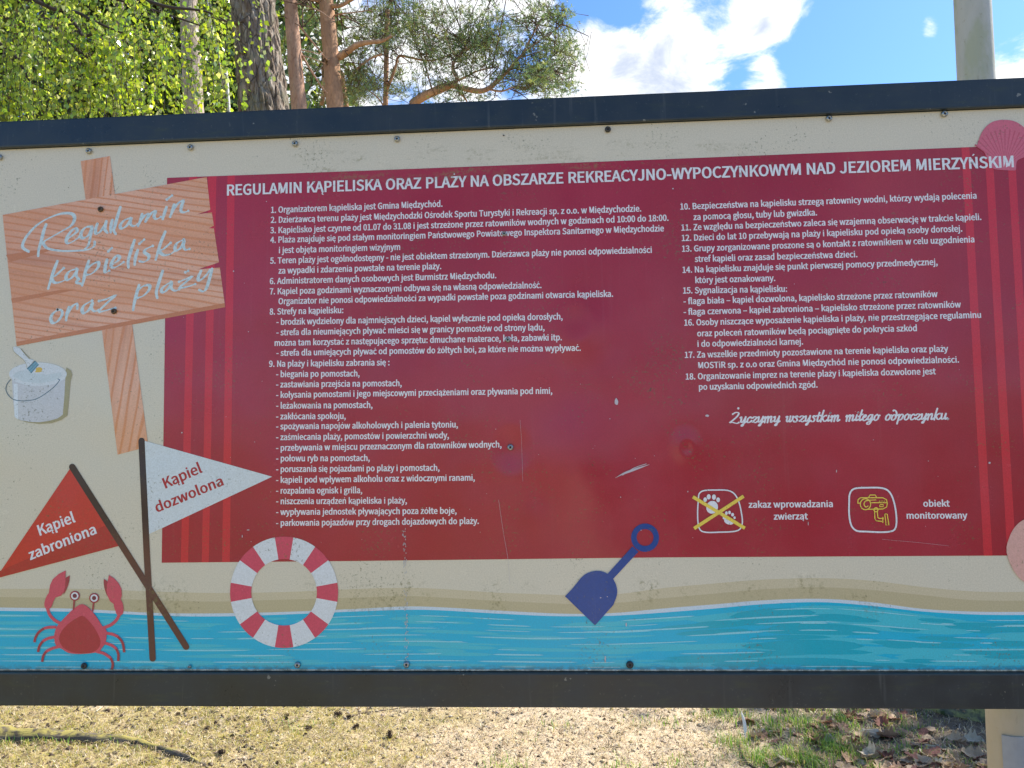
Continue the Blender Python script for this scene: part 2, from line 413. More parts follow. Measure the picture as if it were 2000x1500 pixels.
# --- lettering
GLY = """A3d1J131;1n1;2,202y20361;3s1;2n4;284;1G2;2W2C2w2Q3_2b2w2i2W
B3u1Q1Y1;2_1;3:1D3c1`3r233j2U3R2l3J2s3M2{3^353c3P3T3z30452X4;1Y4;1K283(283o2R3o2r3l3$3a3)3L3$392r3-2Q3(1K281d282]2X2]2{2W322J3824321w2{1i2X1d
C3n1]2l17341;3Q1I3s1c3P2%371n3%1e2o1b2J1m23242*2j233D2K3e2p3q3$3n343g3J3U3l3u3O4/354;2n4@2-4/1Z3Y1J2i1Z1y2,1H
D4$1K1Y1;2N1;3;1K3i1|3w2j3i3X3:4,2M4;1Y4;1K281d283o2G3o2u3d343C3=2j34252u1p2G1d
E3]1N1Y1;3U1;3U1e281e282[3?2[3?3)283)283n3Q3n3Q4;1Y4;
G4$1a2p17391;3W1F3r1X3r2u2`2u2`2K3<2K3<1m361h3)1c2u1b2L1n23242*2j233D2M3e2u3q3,3n3;3f3R3U3t3u3W4.3;4;2r4@2/4/1[3Y1J2i1Z1y2.1G
I2O1F1Y1;281;284;1Y4;
J3I1R2<172k1B3,1c3423344;2U4;2U272Q1u2H1f271b2+1d1{1l1i2%1=1h1X1K1t1<
K3q1N1Y1;281;28272V2c3D1;4*1;2|3-3}4;384;282{284;1Y4;
L3L1H1Y1;3N1;3N1e281e284;1Y4;
M4P1U1Y1;241;242w2)3[2/3+2d1U3/1U3c3+3h3[3^2w3^1;491;494;3X4;3#2c2x2>2p2c2;4;1Y4;
N411P1Y1;261;262p203R293-3@1;3u1;3u4;3=4;3=2d3D2$3;2J234;1Y4;
O481N2k173P1H3|1z402j3|3Y3P4/2k4@2*4/1Y3Y1J2j1Y1z2*1H1N2k1b2I1n22242*2j223D2I3f2k3q313f3G3D3P2j3G24311n
P3m1M1Y1;281;282H2W2H332P3Y2n3h3C3Y3u32442U4;1Y4;1K282p283o2P3o2s3k3(3^3.3C3(3)2s2u2Q2p
R3m1K282v283o2V3o2u3k3)3_3/3G3)3/2u2|2V2v1P371;3x1;322U3G2b3`2|3i3G3Z3v35442]4;1Y4;1Y1;281;282N2S2N
S3`1k2S173,1A3O1_3]2,3T2O3=2h2{2x2U3-2C36273A223R263c2A3m2V3q2j3o2z3g383V3X3v38402w4<2U4@2&471`3w1R3O1]3-1t2p242c2Y2Q2n2G2y2;2}2*2y1s2l1f2S1b2<1e2&1o1f2)1B1c1f1I2-1<
T3a1J251;2n1;2n3n3b3n3b4;1A4;1A3n253n
U401T2g173B1B3h1h3u2Q3u4;3=4;3=2R362#3$1h2g1b2O1h2>1~272R274;1X4;1X2Q1f1h211B
W4h1U1y1;2W1;3%3&3&3O3)3&3S1;431;4n4;454;3s2_3o1v3h2`3A4;2k4;2E2_2>1w292_1w4;1<4;
Y3H1M2)1;2b1;2b2J3]4;2z4;2U3I2F2x263I1m4;1.4;2)2J
Z3b1L1H1;3^1;3^1e271e3[3z3[4;1T4;1T3n2l3n1H1X
a3S1[24172N1;2g1E2k1M2n1;3C1;3C2^3<3/2}3M2P3X2/3T1o3J1N3;1g2t2&3%283-2I302[3*2d2v2e2g2+2Y1Y2A1J1u1S1S1m1>1L2=1_211b2+1i2(1v2-2-2C2;2f2C2f1t2Y1i2K1b
b3g1T2^17311D3T1j3b2J3W3%393K2e3X2J3T233J243D243X244Q1V4Q1V1;2,1;2.1J211C2F1:1O2V1`2L1b2?1g241p242t2A3$2O3-2Z3/2q3(2~2m3&2J2|2#2l1h
c3A1]2R172m1:3*1C3G1S3,1u2q1h2d1b2W1`2>1h2.1~2&2G2.2k2?3&2X3/2b3.2l3)3$2w3D3<3*3K2p3T2U3X1}3K1V3%1H2G1U1i1z1C
d3h1T2H172d1;2z1E2{1L2}1;3S1;3S4Q2v4Q2v3[2v3H2y3M2e3U2L3X1x3K1U3$1H2G1S1i1t1C1O2Q1`2;1h2-1~2(2G2.2l2>3&2T3/2`3.2l3(2v2z2v1v2k1j2^1c
e3P1W2T172q1:3-1A3J1N331p2v1e2i1`2Z1_2?1f2.1{2)293K293M2R3D3*3$3L2O3X1z3K1V3%1H2G1V1i1|1C1I2*2^2.2t2=3+2P312d3+2o2u2r2^
f2Z1X1B3,1[3,1[1;291;293,2c3,2c3S293S293k2<3}2A4,2I4/2g4)2t4N2_4S2R4U2D4V1z4M1c451[3l1[3R1B3Q
g3S1o2H0>3%0G3M0b3[1,3Q1J351[2h1a2B1a211c2-1i2,1o2-1v2/1|2/1~211|2=1y2I1y2r2%352@3@2g3=2y373-3=3-3W3-3W3S2e3S2H3X1z3O1Z351O2h1S2P1_2=1d241a2.1W1{1R1j1V1Y1_1M1_1J1W1@1L101G0x1T0W1v0D1N2H2A2:2E202R2,2h202}2:3.2H332V3.2a2}2e2h2a2R2V2E1P2M0b230f2%0p1}0}1~1+2(142-1;2A192c192u162|112}1&2y0t2i0g
h3d1W1V1;241;242p2A2~2O3+2]3.2k3*2r2x2u2]2u1;3R1;3R2b3K32343N2h3X2J3S223G243@243X244Q1V4Q
i2H1F1V1;241;243S1V3S1N1s3n2*3q263{2:4/264=2)4G1s4J1b4G1U4=1Q4/1U3{1b3q
j2H1N1O0A1u0I2/0c241,243S1W3S1W1-1U0u1Q0l1J0i100m1#0G1N1s3n2)3q263{2:4/264=2)4G1s4J1b4G1U4=1Q4/1U3{1b3q
k3O1N1V1;241;241s2J292}1;3c1;2n2Y3^3S2u3S252U244Q1V4Q
l2K1M2)172J1;2B1a251`251b241g244Q1V4Q1V1h1Z1N1j1=
m4y1f1V1;241;242p2A2~2N3,2X3.2f3*2m2x2p2]2p1;3M1;3M2p3Z2~3h3,3r3.4#3*4+2x4/2]4/1;4g1;4g2b4a324H3N3|3X3a3S3I3E3?373;3D3$3S2b3X2G3S213F2/3>2-3S1V3S
n3e1V1V1;241;242p2A2~2O3+2]3.2k3*2r2x2u2]2u1;3R1;3R2b3K32343N2h3X2J3S223F2/3>2-3S1V3S
o3c1N2R173*1C3O1i3]2G3O3%3*3K2R3X1{3K1V3%1H2G1V1i1{1C1N2R1`2<1h2-1~2&2G2-2l2=3&2R3/2i3&2x2l2~2G2x1~2i1h
p3h1T1V0E240E2412241G231B2G1:2^17311D3T1j3b2J3W3%393K2e3X2J3T233I2/3B2-3S1V3S1O2V1`2L1b2?1g241p242t2A3$2O3-2Z3/2q3(2~2m3&2J2|2#2l1h
r2q1P1V1;241;242a2@2y2M3*2Y3.2u3*3$3R2]3X2C3R2-3C2/3;2-3S1V3S
s321i2:172f1?3(1V311w3%2<2h2P2J2]272e2,2m2)2x2+3&213.2@312L302X3*2n2z313=2p3L2Y3T2?3X1q3P1U3:1K2v1V2W1p2D20282D202P2%2T1u2R1j2J1b2;1^2)1a1u1h1Z1w1<1V1]1D1x1:
t2m1X2C172R182`1;2w1@2j1f2K1_2A1c2<1l2:1}2:3,2n3,2n3S2:3S2:4.1c4.1_3R1?3Q1?3,1]3,1]1}1b1Y1x1@
u3d1V2?172]1;2t1H2w1R2x1;3O1;3O3S2r3S2r1}2e1m2W1d2J1a2<1e251r2222223S1S3S1S2-1Z1]1s1@
w4M1U1x1;2U1;2s2L2u2q2w2M3:1;3t1;4S3S3w3S3X2:3V1t3T2:343S2^3S2<2:2;1s2:2:1v3S1<3S
y3D1T1g0C220M2L0h2_1/3Q3S2s3S2M2?2G1w2@2?1q3S153S2,1A2)161|0}1q0q1e0l1L0p1@0I
z341L1B1;361;361d231d3339333S1M3S1M3,2B3,1B1U
03P1N2I162}1G3A1w3K2j3A3[2}402I4@1r401R3[1G2j1R1w1r1G1N2I1`291i2*2.2#2j2*3J293k2I3t2Z3k2i3J2o2j2i2.2Z1i
13P1O1U1;3F1;3F1d2m1d2m4;2E4;24432#4.1a4(1a3c243c241d1U1d
23P1Z1E1;3K1;3K1e2Q1e2E1d2g25312l3?3H343t2q462B4@1{4;1`4-1?3o1d3R1z3g2.3p2=3t2R3n2^3_2b3G2U2u212@1E1X
33P1j2D172t1@3<1]3I2,3@2O3)2h2{2p3&2y39353@3S353{2p482C4@2#4<1e401D3w1f3W1~3i223q2B3t2S3o2^3d2b3Q2]3<2K3,1u3$1u2[2Q2T2e2E2k2.2f1s2X1e2B1`2,1d1u1m1[2$1<1a1Y1J1x1<
43P1M2S1;3/1;3/2(3Q2(3Q2O3/2O3/4;2S4;1=2F1=2(2S2(1G2S2O2&2O2U3B2V3W2S3=
53P1b2D172t1B3<1c3J2;3>2n2x312K3:2:392+352234253n3=3n3=4;1^4;1T2n1r2_2*2i252n2A2o2X2i2g2W2l2;2f1x2V1f2@1`2*1d1s1m1Z2#1;1_1Y1I1x1<
63P1[2Q172~1B3B1c3N273D2h3%3*2T342;302#3#2+2{2/3K2C3j2^3s2h3q2s3k3+3]3N3{33422w4<2Z4@2$411X3]1I2d1V1t1y1F1N2&2M242^2B2g2N2j2b2d2m2R2r272m1v2a1e2Q1_2=1g2.2$
73P1M1{1;2Z1;2c2@2y3/3L3{3L4;1G4;1G3n2b3n2C312+2A
83P1Z2J172{1@3A1Z3M2$3E2G332_3&2k3.2w3=333C3O393v2w462K4?1|461^3x1R3R1X361h2|1o2q1c2d1N2I1F2&1R1[1u1@1N2Y2|2E3,243<2.3R223e2;3q2J3u2[3p2g3b2k3M2h3=2a3-1N2J1]241c2%1q1|2+2#2?2/2Q2:2^2S2P2i2?2p2%2l1o2`1b
93P1[2;172p1F3;1x3J2t3=3a2v412A4@1q451Q3p1E3@1O2k1m2M2>2C2W2G2p2S2i2V2e2,2P1i281`2,1b1|1h1h1v1E1W1a1E1y1;1N2m3+2`2v2Q2l2D2i212o2%3$1}3@2&3]223n2A3t2V3m2f3S
.2I1N1t172+1;271F2<1V271g2+1r1t1v1b1r1T1g1O1V1T1F1b1;
,2I1R1W0P2%0g2:1&2B1I2>1`201p1v1v1d1r1U1h1P1X1U1H1c1>1h1<1h101`0~1F0p
:2I1N1t2k2+2o272z2<3/273?2+3J1t3N1b3J1T3?1O3/1T2z1b2o1N1t172+1;271F2<1V271g2+1r1t1v1b1r1T1g1O1V1T1F1b1;
-2b1F1F272_272_2^1F2^
–3J1F1F293F293F2]1F2]"""
_AL = ''.join(chr(c) for c in range(35, 127) if chr(c) not in "\\'\"")
def _dec(s): return _AL.index(s[0])*len(_AL)+_AL.index(s[1])-1200
G = {}
for ln in GLY.split('\n'):
    ch = ln[0]; adv = _dec(ln[1:3]); i = 3; ps = []
    while i < len(ln):
        k = _dec(ln[i:i+2]); i += 2
        ps.append([(_dec(ln[i+4*j:i+4*j+2]), _dec(ln[i+4*j+2:i+4*j+4])) for j in range(k)]); i += 4*k
    G[ch] = (adv, ps)
def _bx(ps): return min(x for p in ps for x, y in p), max(x for p in ps for x, y in p), min(y for p in ps for x, y in p), max(y for p in ps for x, y in p)
def derive(ch, base, kind):
    a, ps = G[base]; x0, x1, y0, y1 = _bx(ps); y1 += 13*(kind in ('acute', 'dot')); m = (x0+x1)/2; ps = [list(p) for p in ps]
    if kind == 'ogonek':
        e = x1-18; extra = [(e-12, 8), (e-34, -18), (e-40, -44), (e-28, -66), (e+2, -72), (e+14, -66), (e+10, -48), (e-8, -50), (e-12, -38), (e-2, -16), (e+14, 2)]
        if base == 'e': extra = [(x-22, y) for x, y in extra]
    elif kind == 'acute': extra = [(m-22, y1+16), (m+8, y1+62), (m+44, y1+50), (m+4, y1+12)]
    elif kind == 'dot': extra = [(m+20*math.cos(q*PI/4), y1+38+20*math.sin(q*PI/4)) for q in range(8)]
    elif kind == 'slash': extra = [(x0-26, 96), (x0-26, 130), (x1+18, 186), (x1+18, 150)]; a += 8
    G[ch] = (a, ps+[extra])
for ch, b, k in (('ą', 'a', 'ogonek'), ('ę', 'e', 'ogonek'), ('Ą', 'A', 'ogonek'), ('ć', 'c', 'acute'), ('ń', 'n', 'acute'), ('ó', 'o', 'acute'), ('ś', 's', 'acute'), ('ź', 'z', 'acute'),
                 ('Ń', 'N', 'acute'), ('ż', 'z', 'dot'), ('Ż', 'Z', 'dot'), ('ł', 'l', 'slash')): derive(ch, b, k)
for ch in 'ij': G[ch] = (G[ch][0], [p for p in G[ch][1] if min(y for x, y in p) < 150]); bx_ = _bx(G[ch][1]); G[ch] = (G[ch][0], G[ch][1]+[[((bx_[1]-24 if ch == 'j' else (bx_[0]+bx_[1])/2)+26*math.cos(q*PI/4), 246+26*math.sin(q*PI/4)) for q in range(8)]])
_tri = {}
def tri(ch):
    if ch not in _tri:
        ps = G[ch][1]; n = 1 if ch in G and ch in 'ijąęĄćńóśźŃżŻł' else 0
        main = ps[:-1] if n else ps
        V = [p for q in main for p in q]; F = [tuple(f) for f in tessellate_polygon([[Vector((a, b, 0)) for a, b in q] for q in main])]
        Z = [0]*len(V)
        if n:
            o = len(V); V += ps[-1]; Z += [1]*len(ps[-1]); F += [tuple(o+i for i in f) for f in tessellate_polygon([[Vector((a, b, 0)) for a, b in ps[-1]]])]
        _tri[ch] = (V, F, Z)
    return _tri[ch]
CAPH = max(y for x, y in G['E'][1][0])
white = ink('ink_white', lin(232, 232, 232)); redink = ink('ink_red', lin(176, 36, 48))
def text(s, x0, y0, x1, y1, cap, m=white, name='text_line', sp=3):
    """a printed line whose baseline runs between two points of the photograph, cap = capital height in its pixels"""
    A = Vector(on_board(x0, y0)); B = Vector(on_board(x1, y1)); d = (B-A).normalized(); up = Vector((-d.y, d.x))
    tot = 0; pos = []
    for ch in s:
        if ch == ' ': tot += 92; continue
        pos.append((ch, tot)); tot += G[ch][0]+sp
    lx = _bx(G[s[0]][1])[0]; last = pos[-1]; rx = last[1]+_bx(G[last[0]][1])[1]
    sx = (B-A).length/(rx-lx)
    mx, my = (x0+x1)/2, (y0+y1)/2
    h = (Vector(on_board(mx, my-cap))-Vector(on_board(mx, my))).length/CAPH
    y = TEXTY[0]; V = []; F = []
    for k, (ch, p) in enumerate(pos):
        v, f, zz = tri(ch); o = len(V)
        for (a, b), q in zip(v, zz):
            c = A + d*((a+p-lx)*sx) + up*(b*h); V.append((c.x, y-.00001*q-.000005*(k % 2), c.y))
        F += [tuple(o+i for i in g) for g in f]
    o = link(name, mesh(name, V, F), board, m); return o
TEXTY = [layer()-.00005]
LINES = [
 ("1. Organizatorem kąpieliska jest Gmina Międzychód.", 529.5, 416, 864.5, 403.7),
 ("2. Dzierżawcą terenu plaży jest Międzychodzki Ośrodek Sportu Turystyki i Rekreacji sp. z o.o. w Międzychodzie.", 528.8, 435.5, 1252.5, 413),
 ("3. Kąpielisko jest czynne od 01.07 do 31.08 i jest strzeżone przez ratowników wodnych w godzinach od 10:00 do 18:00.", 528, 455.7, 1305.8, 431.2),
 ("4. Plaża znajduje się pod stałym monitoringiem Państwowego Powiatowego Inspektora Sanitarnego w Międzychodzie", 528, 474.5, 1296.8, 451.8),
 ("i jest objęta monitoringiem wizyjnym", 545, 494.5, 781.8, 488),
 ("5. Teren plaży jest ogólnodostępny - nie jest obiektem strzeżonym. Dzierżawca plaży nie ponosi odpowiedzialności", 527.5, 515, 1273, 493.8),
 ("za wypadki i zdarzenia powstałe na terenie plaży.", 544, 534.5, 862, 525.5),
 ("6. Administratorem danych osobowych jest Burmistrz Międzychodu.", 527, 555, 969.5, 543.3),
 ("7. Kąpiel poza godzinami wyznaczonymi odbywa się na własną odpowiedzialność.", 527, 575, 1057.8, 562.5),
 ("Organizator nie ponosi odpowiedzialności za wypadki powstałe poza godzinami otwarcia kąpieliska.", 544, 594.2, 1197.5, 579.5),
 ("8. Strefy na kąpielisku:", 526.8, 614.5, 670.8, 611.3),
 ("- brodzik wydzielony dla najmniejszych dzieci, kąpiel wyłącznie pod opieką dorosłych,", 540, 634.5, 1099, 623.8),
 ("- strefa dla nieumiejących pływać mieści się w granicy pomostów od strony lądu,", 540, 655, 1063.8, 645),
 ("można tam korzystać z następującego sprzętu: dmuchane materace, koła, zabawki itp.", 536.5, 675.5, 1097.5, 664.5),
 ("- strefa dla umiejących pływać od pomostów do żółtych boi, za które nie można wypływać.", 540, 695, 1134.5, 685),
 ("9. Na plaży i kąpielisku zabrania się :", 525.6, 716.4, 761, 713.4),
 ("- biegania po pomostach,", 539.4, 736.5, 702.6, 735),
 ("- zastawiania przejścia na pomostach,", 539.4, 756.6, 784.8, 754),
 ("- kołysania pomostami i jego miejscowymi przeciążeniami oraz pływania pod nimi,", 539.4, 777, 1078.8, 768.8),
 ("- leżakowania na pomostach,", 539.4, 798, 727.8, 796.5),
 ("- zakłócania spokoju,", 539.4, 819, 675.6, 818),
 ("- spożywania napojów alkoholowych i palenia tytoniu,", 539.4, 838.5, 894.6, 834.6),
 ("- zaśmiecania plaży, pomostów i powierzchni wody,", 539.4, 859.5, 877, 855.6),
 ("- przebywania w miejscu przeznaczonym dla ratowników wodnych,", 539.4, 880.5, 979.8, 873.6),
 ("- połowu ryb na pomostach,", 539.4, 901, 722.4, 900),
 ("- poruszania się pojazdami po plaży i pomostach,", 539.4, 922, 858.6, 919),
 ("- kąpieli pod wpływem alkoholu oraz z widocznymi ranami,", 539.4, 943, 927.6, 938.4),
 ("- rozpalania ognisk i grilla,", 539.4, 964, 707.7, 963),
 ("- niszczenia urządzeń kąpieliska i plaży,", 539.4, 984.6, 795, 983),
 ("- wypływania jednostek pływających poza żółte boje,", 539.4, 1005.6, 892, 1003),
 ("- parkowania pojazdów przy drogach dojazdowych do plaży.", 539.4, 1027, 935.4, 1023),
 ("10. Bezpieczeństwa na kąpielisku strzegą ratownicy wodni, którzy wydają polecenia", 1328.7, 409.5, 1907.3, 387.8),
 ("za pomocą głosu, tuby lub gwizdka.", 1354.3, 429.8, 1595.8, 420.7),
 ("11. Ze względu na bezpieczeństwo zaleca się wzajemną obserwację w trakcie kąpieli.", 1330.8, 450.5, 1916.7, 429.5),
 ("12. Dzieci do lat 10 przebywają na plaży i kąpielisku pod opieką osoby dorosłej.", 1331.5, 470.8, 1879.3, 452.2),
 ("13. Grupy zorganizowane proszone są o kontakt z ratownikiem w celu uzgodnienia", 1332, 491.8, 1903, 473.2),
 ("stref kąpieli oraz zasad bezpieczeństwa dzieci.", 1356.7, 511.7, 1674.5, 502.3),
 ("14. Na kąpielisku znajduje się punkt pierwszej pomocy przedmedycznej,", 1333, 533, 1831.3, 517.3),
 ("który jest oznakowany.", 1358, 553, 1514.2, 548.8),
 ("15. Sygnalizacja na kąpielisku:", 1334, 573.3, 1537.3, 569.8),
 ("- flaga biała – kąpiel dozwolona, kąpielisko strzeżone przez ratowników", 1335, 594.3, 1831.3, 580),
 ("- flaga czerwona – kąpiel zabroniona – kąpielisko strzeżone przez ratowników", 1335.3, 615, 1876.8, 600.3),
 ("16. Osoby niszczące wyposażenie kąpieliska i plaży, nie przestrzegające regulaminu", 1336.4, 636, 1916, 620.6),
 ("oraz poleceń ratowników będą pociągnięte do pokrycia szkód", 1361.6, 657, 1790.7, 646.5),
 ("i do odpowiedzialności karnej.", 1362.3, 677.3, 1568.5, 672.7),
 ("17. Za wszelkie przedmioty pozostawione na terenie kąpieliska oraz plaży", 1337.5, 699, 1852, 686.7),
 ("MOSTiR sp. z o.o oraz Gmina Międzychód nie ponosi odpowiedzialności.", 1363.7, 719.3, 1873, 708),
 ("18. Organizowanie imprez na terenie plaży i kąpieliska dozwolone jest", 1339.2, 741.3, 1827.8, 730.8),
 ("po uzyskaniu odpowiednich zgód.", 1365, 761.3, 1596.8, 756.7)]
for q in LINES: text(*q, 12.0)
for q in (("zakaz wprowadzania", 1462, 991.5, 1626.6, 990), ("zwierząt", 1511, 1014.6, 1578, 1014), ("obiekt", 1803, 989.4, 1855, 989), ("monitorowany", 1770.6, 1012.8, 1889.4, 1012.5)):
    text(*q, 12.6)

# the script line, drawn with a pen: each letter is a few strokes on a 10 high body, advance first
PEN = {'Z': (13, [[(2, 13), (6, 15.5), (10, 14), (8, 9), (3, 3.5), (0, .5), (3, 1.2), (7, 0), (10, -.6), (12, .6)]]), '.': (4, [[(1, .2), (1.6, .6)]]),
 'y': (9, [[(0, 7.5), (1.5, 8.6), (1.6, 5), (1.6, 1.4), (3.6, 1), (6, 5), (7, 8.6)], [(7, 8.6), (6.4, 2), (5, -4), (3.2, -4.6), (4, -2.6), (8.6, 1.6)]]),
 'c': (6.6, [[(5.6, 7), (4.2, 8.6), (1.6, 6), (1, 2.4), (2.6, .2), (5.4, 1.6), (6.6, 3)]]), 'z': (7.5, [[(1, 7), (3, 8.6), (6, 7.6), (4, 4), (.6, .8), (3, 1.2), (5.5, 0), (7.4, 1.4)]]),
 'm': (12.5, [[(0, 6.5), (1.4, 8.6), (1.4, 0)], [(1.4, 5), (4.4, 8.8), (5.4, 7.6), (5, 0)], [(5, 5), (8.2, 8.8), (9.4, 7.6), (9, 1.4), (10, .2), (12, 2)]]),
 'w': (10.5, [[(0, 7.4), (1.6, 8.6), (1.2, 3), (2.2, .4), (4.6, 2.6), (5.4, 8.4)], [(5.4, 8.4), (4.9, 2.6), (6, .3), (8.8, 3.6), (8.8, 8.4), (10.4, 7.4)]]),
 's': (6.6, [[(4.8, 7.6), (3.4, 8.8), (1.8, 7), (4.6, 3.6), (3.6, .4), (1, .2), (.2, 1.4)]]), 't': (5.8, [[(3, 13), (1.8, 5), (2, 1), (3.4, .2), (5.6, 2)], [(.2, 8.4), (5.2, 8.8)]]),
 'k': (9, [[(2.4, 16), (1.2, 7), (.8, 0)], [(7, 8.6), (5, 8.2), (1.4, 4.2)], [(2.4, 5), (4.6, 1), (6.6, .2), (8.6, 2)]]), 'i': (4.6, [[(1.6, 8.4), (1, 3), (1.6, .3), (4, 2)], [(2.4, 12), (2.8, 12.4)]]),
 'l': (4.6, [[(2.8, 15.5), (1.4, 6), (1.8, .4), (4.2, 2)], [(-.4, 6.4), (4.4, 9.6)]]), 'e': (6.8, [[(1.2, 4), (4.4, 6), (4.2, 8.6), (2.2, 7.6), (1, 3.4), (2.6, .2), (5.4, 1.4), (6.6, 3)]]),
 'g': (8.6, [[(6, 7.6), (3.6, 8.8), (1, 5.4), (1.4, 1.4), (3.6, 1.6), (6, 6), (6.4, 8.4)], [(6.4, 8.4), (5.8, 0), (4, -4.8), (.8, -4.8), (1.4, -2.4), (6, .2), (8.2, 2)]]),
 'o': (7.8, [[(3.8, 8.6), (1.2, 6.4), (.9, 2), (3, .2), (5.6, 2.6), (6, 6.6), (4, 8.6), (5.8, 7.2), (7.4, 7.4)]]),
 'd': (8.6, [[(6, 5), (4.4, 8.2), (1.6, 6.6), (.8, 2), (3, .2), (6, 3.4), (6.6, 9), (5, 13), (2.4, 15), (1.4, 14)]]),
 'p': (8.6, [[(0, 7), (2, 8.6), (1.4, 2), (.6, -5)], [(1.6, 4.6), (4.6, 8.6), (7, 6.8), (5.6, 1.8), (3.2, .2), (1.6, 1.2)]]),
 'n': (9, [[(0, 6.5), (1.4, 8.6), (1.2, 0)], [(1.4, 4.6), (4.6, 8.8), (6, 7.6), (5.6, 1.4), (6.6, .2), (8.8, 2)]]), 'u': (8.8, [[(.8, 8.4), (.8, 3), (2, .2), (4.8, 2.6), (6, 8.4)], [(6, 8.4), (5.8, 2), (6.8, .2), (8.6, 2)]])}
def pen_line(s, x0, y0, x1, y1, xh, wd, m):
    tot = sum(PEN[c][0] if c != ' ' else 7.5 for c in s)-1.5
    sx = (x1-x0)/tot; sy = xh/8.6; pos = 0; parts = []; y = layer(); layer()
    for c in s:
        if c == ' ': pos += 7.5; continue
        for st in PEN[c][1]:
            q = []
            for a, b in st:
                u = (pos+a+b*.16)*sx; q.append((x0+u, y0+(y1-y0)*u/(x1-x0)-b*sy))
            parts.append(stroke(q, wd, y-.00001*(len(parts) % 6), 3, wf=lambda f, dx, dy: .55+.6*abs(dy)))
        if c == 'Z': q = (x0+11.5*sx, y0-21.5*sy+(y1-y0)*.01); parts.append(poly_mesh([ell(q[0], q[1], 2.2, 2.2, 10)], y))
        pos += PEN[c][0]
    put('text_line', parts, m, 'white handwritten closing line')
pen_line('Zyczymy wszystkim milego odpoczynku.', 1425, 826.4, 1853, 819, 11.5, 3.1, white)

# --- printed wooden sign
put('printed_signpost', poly_mesh([[(158, 315), (215, 305), (290, 872), (230, 888)]], layer()), ink('ink_post_wood', None, wood_ink(82.5, 420)), 'printed upright plank of the painted wooden sign')
put('printed_wooden_sign', poly_mesh([[(5.5, 420), (404, 346), (411, 410), (385, 419), (414, 415), (418, 441), (408, 446), (418, 446.5), (428, 512.5), (386, 526.5), (429.5, 522.5), (440, 600), (33, 676)]], layer()),
    ink('ink_wood', None, wood_ink(-10, 520)))
put('printed_plank_edge', poly_mesh([[(32, 668), (439, 592), (440, 600), (33, 676)], [(12, 498), (60, 490), (120, 484), (20, 512)], [(22, 583), (120, 566), (150, 566), (24, 592)]], layer()), ink('ink_wood_dark', lin(204, 128, 76)))
z4 = lambda s: [(x/4, 290+y/4) for x, y in s]
brush = ink('ink_brush', lin(196, 216, 216), lambda t: t.mix(t.ramp(t.noise(t.mapping(coords(t), (1, 1, 1), (0, R(-60), 0)), 150, 3), .5, .6, 0, .6), lin(206, 224, 222), lin(168, 192, 196)))
